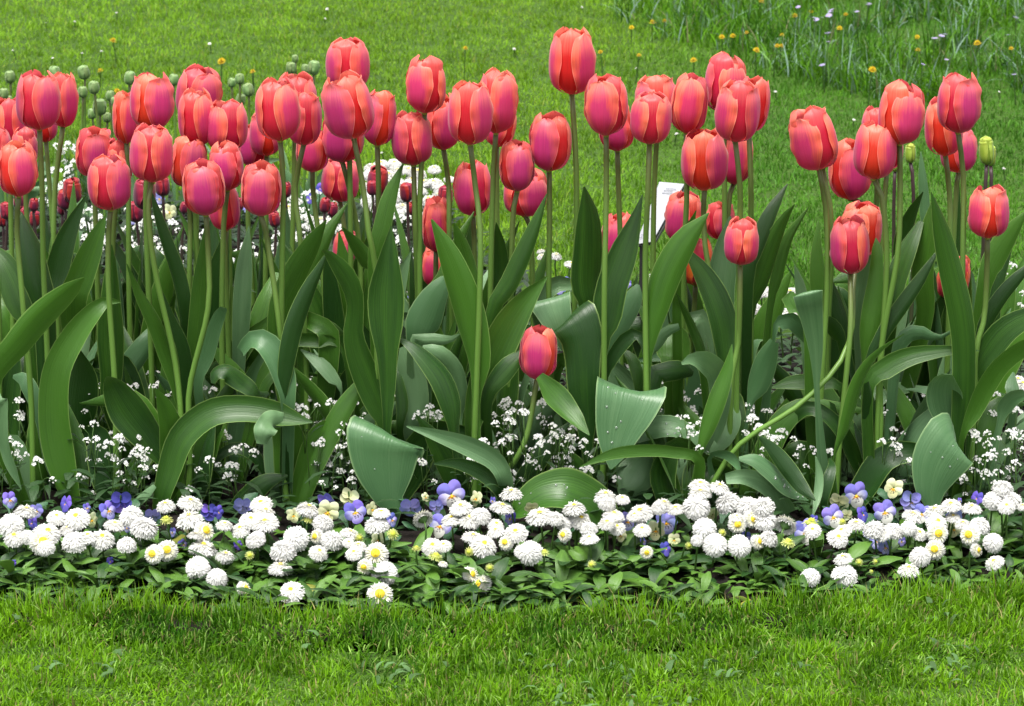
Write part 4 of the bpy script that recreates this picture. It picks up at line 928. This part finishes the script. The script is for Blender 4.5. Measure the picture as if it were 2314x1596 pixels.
def vleaf(seed):
    r = random.Random(seed); V, F, U = spat(r.uniform(.03, .045), r.uniform(.009, .013), r.uniform(.7, 1.3), 0, r, 9, 4, .4); return mesh('viola_leaf', V, F, U, None, M['leaf_viola'])
VL = [vleaf(800 + i) for i in range(5)]
VN = {'v': 'violet blue viola', 'l': 'pale lavender viola', 'w': 'creamy yellow viola', 'd': 'deep violet viola', 'x': 'blue and white viola'}
VF = {'f': '', 's': ' turned sideways', 'b': ' seen from behind'}
def viola(x, y, w, k, face, Y=None, grp='violas among the daisies'):
    if Y is None: Y = float(np.interp(y, [1090, 1150, 1230, 1290], [-.10, -.14, -.215, -.29])) + ry.uniform(-.008, .008)
    c = at(x, y, Y); s = w * 1.02 * mper(c) / .040; yaw = {'f': ry.uniform(-22, 22), 's': ry.choice((-44, 44)), 'b': 180 + ry.uniform(-35, 35)}[face]; pit = -ry.uniform(4, 22) if face == 'f' else ry.uniform(-28, 10)
    q = Matrix.Rotation(R(yaw), 4, 'Z') @ Matrix.Rotation(R(pit), 4, 'X') @ Matrix.Rotation(R(ry.uniform(-18, 18)), 4, 'Y')
    bx, by = c.x + ry.uniform(-.015, .015), c.y + ry.uniform(.01, .04); t = thing('viola', '', 'viola', (bx, by, -.03), grp)
    b = obj('heart', VEYE, t); b.matrix_local = Matrix.Translation(c - t.location) @ q @ Matrix.Diagonal((s, s, s, 1))
    for me in VS[k][ry.randrange(2)]: obj('petal', me, b)
    back = q @ Vector((0, .006, .002)) * s; h = c + back
    P = catmull([(bx, by, -.03), (bx * .6 + h.x * .4, by + .004, h.z * .6 - .01), tuple(h + Vector((0, .004, .012 * s))), tuple(h), tuple(c)], 10); V, F, U = tube(P - np.array(t.location), .0012, 6); obj('stem', mesh('viola_stem', V, F, U, None, M['stem_thin']), t)
    for i in range(3):
        o = obj('leaf', ry.choice(VL), t); z = ry.uniform(.1, .75) * (c.z + .03); o.location = (0, 0, z); o.rotation_euler = (0, 0, ry.uniform(0, 6.28)); o.scale = (ry.uniform(.8, 1.2),) * 3
    point_label(t, VN[k] + VF[face], x, y)
VI = {1: '65,250,110vs 430,275,110ds 240,320,90lf 570,300,62vs 710,320,125vs 790,265,150db 600,380,100ws 1000,350,110lb 210,400,100ds 830,430,64lf 1130,460,64vs 1370,330,115db 1590,290,125lb 1200,540,70vs 1560,545,62df 1230,440,50wf 720,650,60ds 90,660,44ds 1430,330,90ds',
      2: '285,350,95wf 510,330,150wf 500,255,115vb 650,240,135wb 690,330,150vf 800,310,95ws 930,380,90vs 1050,300,145lb 1320,220,185xf 1220,290,95lb 1245,420,155xf 1480,240,100ws 1590,255,55vs 1700,370,85vs 840,510,95wf 1150,230,60ws',
      3: '70,360,90ds 205,300,95wb 510,130,115wb 840,390,120lf 790,480,85wf 1090,400,145lf 1020,450,125wf 1085,570,95ds 1390,340,105wb 1140,510,85wf 1610,490,85vs 940,520,52vs 450,400,80lb',
      4: '700,220,165xf 945,175,128wf 590,260,135wb 550,360,150xf 745,345,105ds 890,330,150xf 1055,260,140lb 1130,340,125xf 370,460,165xf 640,345,75wb 830,520,100lf 890,560,100lf 1340,350,110lb 1340,440,105wf 1490,240,95ds 1380,255,44vs 1000,520,62vs 770,470,62vs 420,380,70ds'}
for fr, txt in VI.items():
    for it in txt.split(): a, b, c = it.split(','); viola(GZ[fr] + .3451 * float(a), 1045.2 + .3451 * float(b), .3451 * float(c[:-2]), c[-2], c[-1])
for x, y, w, k in ((1266, 650, 34, 'l'), (1284, 642, 30, 'l'), (1416, 643, 22, 'v'), (1736, 742, 30, 'w'), (382, 480, 34, 'w'), (360, 450, 26, 'l'), (724, 427, 24, 'd'), (702, 450, 24, 'd'), (932, 680, 30, 'l'), (560, 470, 26, 'l'), (300, 495, 26, 'l'), (640, 480, 28, 'w'), (1500, 640, 24, 'l')): viola(x, y, w, k, 'f', yz(x, y, .10), 'violas at the back of the bed')
# ---------------------------------------------------------------- forget-me-nots
def cluster(seed):
    r = random.Random(seed); V = []; F = []; C = []
    for k in range(r.randint(12, 19)):
        a = r.uniform(0, 6.28); q = .0095 * math.sqrt(r.random()); c = np.array((q * math.cos(a), q * math.sin(a), .005 - 75 * q * q + r.uniform(-.0015, .0015)))
        nrm = np.array((q * math.cos(a) * 55 + r.uniform(-.4, .4), q * math.sin(a) * 55 + r.uniform(-.4, .4) - .45, .75)); nrm /= np.linalg.norm(nrm)
        e1 = np.cross(nrm, (0, 0, 1.0)); e1 /= np.linalg.norm(e1) + 1e-6; e2 = np.cross(nrm, e1); s = r.uniform(.0021, .0030); b = len(V); sh = r.uniform(.66, .80)
        V.append(c - nrm * .0004); C.append((.74, .73, .58))
        for i in range(15):
            an = 6.2832 * i / 15; rr = s * (1.0, 1.0, .62)[i % 3]; V.append(c + (e1 * math.cos(an) + e2 * math.sin(an)) * rr + nrm * .0003); C.append((sh * .96, sh * .98, sh * 1.03))
        for i in range(15): F.append((b, b + 1 + i, b + 1 + (i + 1) % 15))
    for k in range(4):                                          # a few closed buds
        a = r.uniform(0, 6.28); c = np.array((.010 * math.cos(a), .010 * math.sin(a), -.002)); b = len(V)
        for dx, dy, dz in ((1, 0, 0), (-1, 0, 0), (0, 1, 0), (0, -1, 0), (0, 0, 1.3), (0, 0, -1.3)): V.append(c + np.array((dx, dy, dz)) * .0011); C.append((.35, .45, .25))
        for f in ((0, 2, 4), (2, 1, 4), (1, 3, 4), (3, 0, 4), (2, 0, 5), (1, 2, 5), (3, 1, 5), (0, 3, 5)): F.append(tuple(b + i for i in f))
    return mesh('flower_cluster', V, F, None, C, M['fmn'], False)
FC = [cluster(900 + i) for i in range(7)]
def fstem(seed):
    r = random.Random(seed); P = catmull([(0, 0, 0), (r.uniform(-.01, .01), r.uniform(-.01, .01), .5), (0, 0, 1.0)], 7); V, F, U = tube(P, .0010, 5); return V, F, U
FL = []
for i in range(6):
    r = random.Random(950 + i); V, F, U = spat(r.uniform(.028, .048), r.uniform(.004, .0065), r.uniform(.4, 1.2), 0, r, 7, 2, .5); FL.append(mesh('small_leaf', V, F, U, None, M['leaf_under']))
rf = random.Random(5)
def fmn(x, y, zt, grp='white forget-me-nots between the tulips', w=1.0, ylim=2.1):
    Y = min(max(yz(x, y, zt), .0 + rf.uniform(-.06, .03)), ylim); c = at(x, y, Y)
    if c.z < .01: c.z = .01
    bx, by = c.x + rf.uniform(-.02, .02), c.y + rf.uniform(-.005, .02); t = thing('forget_me_not', '', 'forget-me-not', (bx, by, -.03), grp)
    o = obj('flower_cluster', rf.choice(FC), t); s = rf.uniform(.62, .95) * w; o.location = c - t.location; o.rotation_euler = (rf.uniform(0, .5), rf.uniform(-.3, .3), rf.uniform(-.5, .5)); o.scale = (s,) * 3
    for k in range(rf.choice((1, 1, 2))):                       # side sprays of the same sprig
        d = Vector((rf.uniform(-.022, .022), rf.uniform(-.012, .012), rf.uniform(-.030, .004))); q2 = s * rf.uniform(.55, .9)
        o2 = obj('flower_cluster', rf.choice(FC), t); o2.location = c - t.location + d; o2.scale = (q2,) * 3; o2.rotation_euler = (rf.uniform(0, .6), rf.uniform(-.4, .4), rf.uniform(-.5, .5))
        b0 = c - t.location; V, F, U = tube(catmull([(b0.x * .85, b0.y * .85, b0.z * .62), tuple(b0 * .5 + (b0 + d) * .5 - Vector((0, 0, .012))), tuple(b0 + d)], 5), .0006, 4); obj('stem', mesh('thin_stem', V, F, U, None, M['stem_thin']), t)
    P = catmull([(0, 0, 0), ((c.x - bx) * .3 + rf.uniform(-.006, .006), (c.y - by) * .4, (c.z + .03) * .5), tuple(c - t.location)], 7); V, F, U = tube(P, .0008, 5); obj('stem', mesh('thin_stem', V, F, U, None, M['stem_thin']), t)
    for k in range(3): l = obj('leaf', rf.choice(FL), t); l.location = (0, 0, (c.z + .03) * rf.uniform(.15, .8)); l.rotation_euler = (0, 0, rf.uniform(0, 6.28)); l.scale = (rf.uniform(.6, 1.0),) * 3
    point_label(t, 'white forget-me-not sprig', x, y)
FM = {'A': '297,550 455,597 542,577 800,683 865,718 908,720 985,693 1005,757 945,770 732,800 787,787 885,793 590,738 522,780 482,817 540,830 540,870 1010,830 765,850 825,895 1140,768 1145,825 1075,340 1047,410 1060,515 105,875 110,970 545,1012 695,1088 797,1078 805,1148 590,1165 655,1205 720,1235 830,1262 765,1355 425,970 1020,960 1085,980 555,1098 220,1222 85,1185 825,1205 1215,1220 1335,1250 1370,1255 1330,1315 1095,1390 1255,640 1240,810 1290,590 1500,775',
      'B': '300,590 248,775 340,740 335,790 450,725 585,720 530,628 635,765 515,780 695,848 825,840 250,850 300,850 365,855 400,900 455,840 470,885 500,910 545,885 605,885 490,955 310,915 320,965 410,1003 545,1010 525,1060 595,1045 610,980 650,1080 355,1120 400,1125 475,1170 520,1195 445,1235 595,1300 590,1335 415,1355 385,1235 975,960 1040,910 1030,940 1050,965 1090,970 1190,587 1390,722 1245,825 1275,965 1275,1015 1150,1165 990,1230 1355,1110 1420,1135 1460,1120 1525,1090 1510,995 1525,935 1560,890 1545,785 1515,1290 1575,940 1575,830 1490,875 1480,965',
      'C': '415,675 550,740 583,712 720,680 480,835 95,785 130,830 30,880 105,890 70,930 135,940 45,985 240,860 235,895 240,965 300,1020 320,1080 350,1050 425,1035 430,1090 400,1110 415,1150 225,1090 230,1130 75,1085 180,1165 365,1195 160,1230 65,1290 570,1110 520,1275 460,1285 675,1325 490,1110 820,985 990,825 990,935 1050,865 1080,865 1120,920 1125,940 1030,985 1070,970 1100,1040 1160,1010 1185,990 1195,765 1420,760 1445,630 1420,660 1445,905 1450,975 1555,940 1500,1025 1545,1065 1580,1095 910,765 1195,1165 1040,820 960,985',
      'D': '157,740 288,735 468,752 285,912 298,835 20,970 110,935 55,1025 150,1095 190,1060 300,1145 415,1220 470,1170 815,815 830,860 910,870 780,935 905,930 835,1040 775,1110 850,1140 910,1245 1040,840 1030,1000 1170,850 1145,893 1115,1050 1145,1020 1300,1060 1315,1090 1360,945 1410,945 1440,840 1550,930 1520,1060 1530,1090 1380,1130 1380,1200 1510,1270 1445,1290 1310,1280 1375,1305 1495,1170 1330,1230 1220,1360 1545,1240 1596,1060 1480,145 1510,85 1405,225 1330,230 1510,375 1585,250 930,115 950,100 485,330 560,1120 1250,1320'}
for fr, txt in FM.items():
    for it in txt.split():
        a, b = map(float, it.split(',')); x, y = FR[fr][0] + .3894 * a, FR[fr][1] + .3894 * b
        fmn(x, y, rf.uniform(.075, .11) if y > 1000 else rf.uniform(.11, .16) if y > 780 else rf.uniform(.16, .24))
for n, (x0, y0, x1, y1) in ((9, (108, 320, 190, 440)), (9, (-40, 800, 130, 1060)), (12, (170, 800, 420, 1080)), (6, (440, 850, 640, 1060)), (6, (1000, 820, 1110, 1050)), (30, (170, 470, 400, 590)), (24, (620, 420, 800, 545)), (14, (893, 470, 958, 665)), (10, (400, 490, 640, 640))):
    for _ in range(n): fmn(rf.uniform(x0, x1), rf.uniform(y0, y1), rf.uniform(.10, .17) if y0 < 700 else rf.uniform(.08, .14), 'white forget-me-nots farther back' if y0 < 700 else 'white forget-me-nots between the tulips', 1.5 if y0 < 700 else 1.0)
# ---------------------------------------------------------------- low green growth that nobody could count, under the tulips and behind them
def under(name, n, xr, yr, keep, zr, lr, wr, mat):
    x = rng.uniform(*xr, n); y = rng.uniform(*yr, n); k = keep(x, y); x, y = x[k], y[k]; n = len(x); az = rng.uniform(0, 6.283, n); up = rng.uniform(.15, 1.2, n); ln = rng.uniform(*lr, n); w = rng.uniform(*wr, n); z = rng.uniform(*zr, n) * rng.random(n) ** .5 - .02
    V = np.zeros((n, 8, 3)); ts = (0, .4, .75, 1.0); ww = (.3, 1.0, .8, .08)
    for i, (t, q) in enumerate(zip(ts, ww)):
        h = ln * t * np.sin(up * (1 - .6 * t)); rr = ln * t * np.cos(up * (1 - .6 * t)); cx = x + rr * np.cos(az); cy = y + rr * np.sin(az)
        for s in (0, 1): sg = (s * 2 - 1) * w * q; V[:, 2 * i + s] = np.stack([cx - np.sin(az) * sg, cy + np.cos(az) * sg, z + h + .25 * np.abs(sg)], 1)
    F = (np.array([[0, 1, 3, 2], [2, 3, 5, 4], [4, 5, 7, 6]])[None] + (np.arange(n) * 8)[:, None, None]).reshape(-1, 4)
    U = np.tile(np.array([(s, t) for t in ts for s in (0, 1)]), (n, 1))
    o = obj(name, mesh(name, V.reshape(-1, 3), F.tolist(), U, None, M[mat])); o['kind'] = 'stuff'
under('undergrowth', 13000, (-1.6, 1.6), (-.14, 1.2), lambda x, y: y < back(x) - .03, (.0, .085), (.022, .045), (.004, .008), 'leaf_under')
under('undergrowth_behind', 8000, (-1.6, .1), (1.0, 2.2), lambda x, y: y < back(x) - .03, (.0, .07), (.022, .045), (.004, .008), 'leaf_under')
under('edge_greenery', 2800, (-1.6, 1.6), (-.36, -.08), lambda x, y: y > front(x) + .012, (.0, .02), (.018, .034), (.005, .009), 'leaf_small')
# ---------------------------------------------------------------- flowers in the lawn
def fl_head(kind):
    V = []; F = []; C = []; r = random.Random(ord(kind[0]))
    if kind == 'dandelion': rings = ((.016, 34, .002, .10), (.013, 28, .005, .45), (.009, 20, .008, .9), (.005, 12, .009, 1.3)); col = (.62, .42, .005); w = .0022
    elif kind == 'lilac': rings = ((.011, 6, .002, .2),); col = (.40, .33, .55); w = .008
    else: rings = ((.009, 22, .002, .1), (.007, 16, .003, .35)); col = (.80, .80, .78); w = .0018
    for ln, n, z, up in rings:
        for i in range(n):
            a = 6.2832 * i / n + r.uniform(-.1, .1); d = np.array((math.cos(a) * math.cos(up), math.sin(a) * math.cos(up), math.sin(up))); c = [q * r.uniform(.85, 1.1) for q in col]
            strip(V, F, C, np.array((0, 0, z)), d, np.array((0, 0, 1.0)), np.array((-math.sin(a), math.cos(a), 0)), ln * r.uniform(.9, 1.1), w, c, c, .1)
    return mesh(kind + '_bloom', V, F, None, C, M['daisy'])
LH = {k: fl_head(k) for k in ('dandelion', 'lilac', 'daisy')}
lawn_eye = HEADS['e'][0][1]
def lawn_flower(kind, x, y, s, h, label):
    c = ground(x, y, h); nm = {'dandelion': 'dandelion', 'lilac': 'cuckooflower', 'daisy': 'lawn_daisy'}[kind]
    t = thing(nm, '', {'dandelion': 'dandelion', 'lilac': 'wildflower', 'daisy': 'daisy'}[kind], (c.x + ry.uniform(-.01, .01), c.y + .005, 0), {'dandelion': 'dandelions in the far lawn', 'lilac': 'lilac wildflowers in the far lawn', 'daisy': 'tiny daisies in the far lawn'}[kind])
    o = obj('bloom', LH[kind], t); o.location = c - t.location; o.scale = (s,) * 3; o.rotation_euler = (ry.uniform(-.1, .45), ry.uniform(-.4, .4), ry.uniform(0, .6))
    P = catmull([(0, 0, 0), ((c.x - t.location.x) * .5, .004, c.z * .5), tuple(c - t.location)], 6); V, F, U = tube(P, .0016, 5); obj('stem', mesh('thin_stem', V, F, U, None, M['stem_thin']), t)
    point_label(t, label, x, y)
def tz(l, x0): return [(x0 / 1.77 + .4248 * x, .4248 * y) for x, y in l]
dn = tz([(600,220),(535,380),(622,487),(1180,330),(1345,385)], 0) + tz([(1145,260),(15,385)], 1000) + tz([(810,125),(875,118),(740,298),(1180,200),(1238,195),(1312,178),(1362,272),(1388,12),(700,150),(535,280),(1030,325)], 2000) + tz([(62,12),(245,90),(330,65),(38,270),(150,248),(170,248),(515,80),(482,155),(898,270),(1215,235),(1395,262),(655,375),(895,200),(175,190)], 2996)
for x, y in dn: lawn_flower('dandelion', x, y, ry.uniform(.42, .72), ry.uniform(.05, .10), 'yellow dandelion in the lawn')
for x, y in tz([(350,100),(388,97),(435,65),(425,85),(262,40),(575,65),(632,28),(420,180),(422,225),(455,220),(988,208),(1043,185),(1025,195),(1050,320),(1410,400),(1378,190),(390,350),(925,345),(1418,97),(440,55),(360,108),(640,22),(410,90)], 2996): lawn_flower('lilac', x, y, ry.uniform(.55, .95), ry.uniform(.07, .14), 'pale lilac wildflower in long grass')
for x, y in tz([(243,123),(68,270),(540,275),(397,117),(1115,235),(437,285),(620,70),(280,310)], 0) + tz([(1405,262),(410,50),(400,100),(700,815)], 1000) + tz([(75,262),(940,715),(725,365),(435,40)], 2000) + tz([(557,640),(1330,490),(140,490),(1355,900)], 2996): lawn_flower('daisy', x, y, ry.uniform(.35, .6), .03, 'tiny white lawn daisy')
finish_labels()
# ---------------------------------------------------------------- the plant label
def slab(name, q, th, mat, parent):
    q = [Vector(p) for p in q]; n = (q[1] - q[0]).cross(q[3] - q[0]).normalized(); V = q + [p + n * th for p in q]
    return obj(name, mesh(name, [v - parent.location for v in V], [(0, 1, 2, 3), (7, 6, 5, 4), (0, 4, 5, 1), (1, 5, 6, 2), (2, 6, 7, 3), (3, 7, 4, 0)], None, None, mat, False), parent)
M['plate'] = flat_mat('white_plate', (.36, .37, .40), .35, .5, 0, .04, 8); M['plate_edge'] = flat_mat('dark_plate_edge', (.06, .07, .06), .5, .3); M['ink'] = flat_mat('faded_grey_ink', (.12, .13, .16), .6, .2, 0, .1); M['stake'] = flat_mat('dark_stake', (.02, .022, .02), .6, .3)
Y0 = 1.02; TL, TR, BR, BL = at(1490, 411, Y0 + .047), at(1546, 416, Y0 + .015), at(1474, 546, Y0 - .032), at(1437, 552, Y0)
base = Vector((at(1430, 560, Y0 + .01).x, Y0 + .01, -.03)); pl = thing('plant_label', 'white rectangular plant label on a dark stake leaning among the tulips', 'plant label', base)
nn = (TR - TL).cross(BL - TL).normalized()
if nn.y > 0: nn = -nn
slab('plate', [TL, TR, BR, BL], .002, M['plate'], pl)
def onp(u, v): return (TL * (1 - u) + TR * u) * (1 - v) + (BL * (1 - u) + BR * u) * v + nn * .0026
slab('backing', [onp(-.05, -.012) - nn * .009, onp(1.05, -.012) - nn * .009, onp(1.05, 1.015) - nn * .009, onp(-.05, 1.015) - nn * .009], .004, M['plate_edge'], pl)
ink_v = []; ink_f = []
for v, u0, u1 in ((.10, .42, .80), (.135, .36, .46), (.135, .50, .72), (.175, .34, .86), (.60, .22, .34), (.86, .15, .30), (.90, .12, .26)):
    u = u0
    while u < u1:
        du = ry.uniform(.03, .07); b = len(ink_v); hh = ry.uniform(.008, .014)
        for a, c in ((u, v), (u + du * .75, v), (u + du * .75, v + hh), (u, v + hh)): ink_v.append(tuple(onp(a, c) - pl.location))
        ink_f.append((b, b + 1, b + 2, b + 3)); u += du
obj('lettering', mesh('faded_lettering', ink_v, ink_f, None, None, M['ink'], False), pl)
s0 = onp(.25, .93) - nn * .010; V, F, U = tube([np.array(base) - np.array(base), np.array((s0.x, s0.y, s0.z * .6)) - np.array(base), np.array(s0) - np.array(base)], .0075, 4); obj('stake', mesh('stake', V, F, U, None, M['stake'], False), pl)
# ---------------------------------------------------------------- dew on the broad leaves
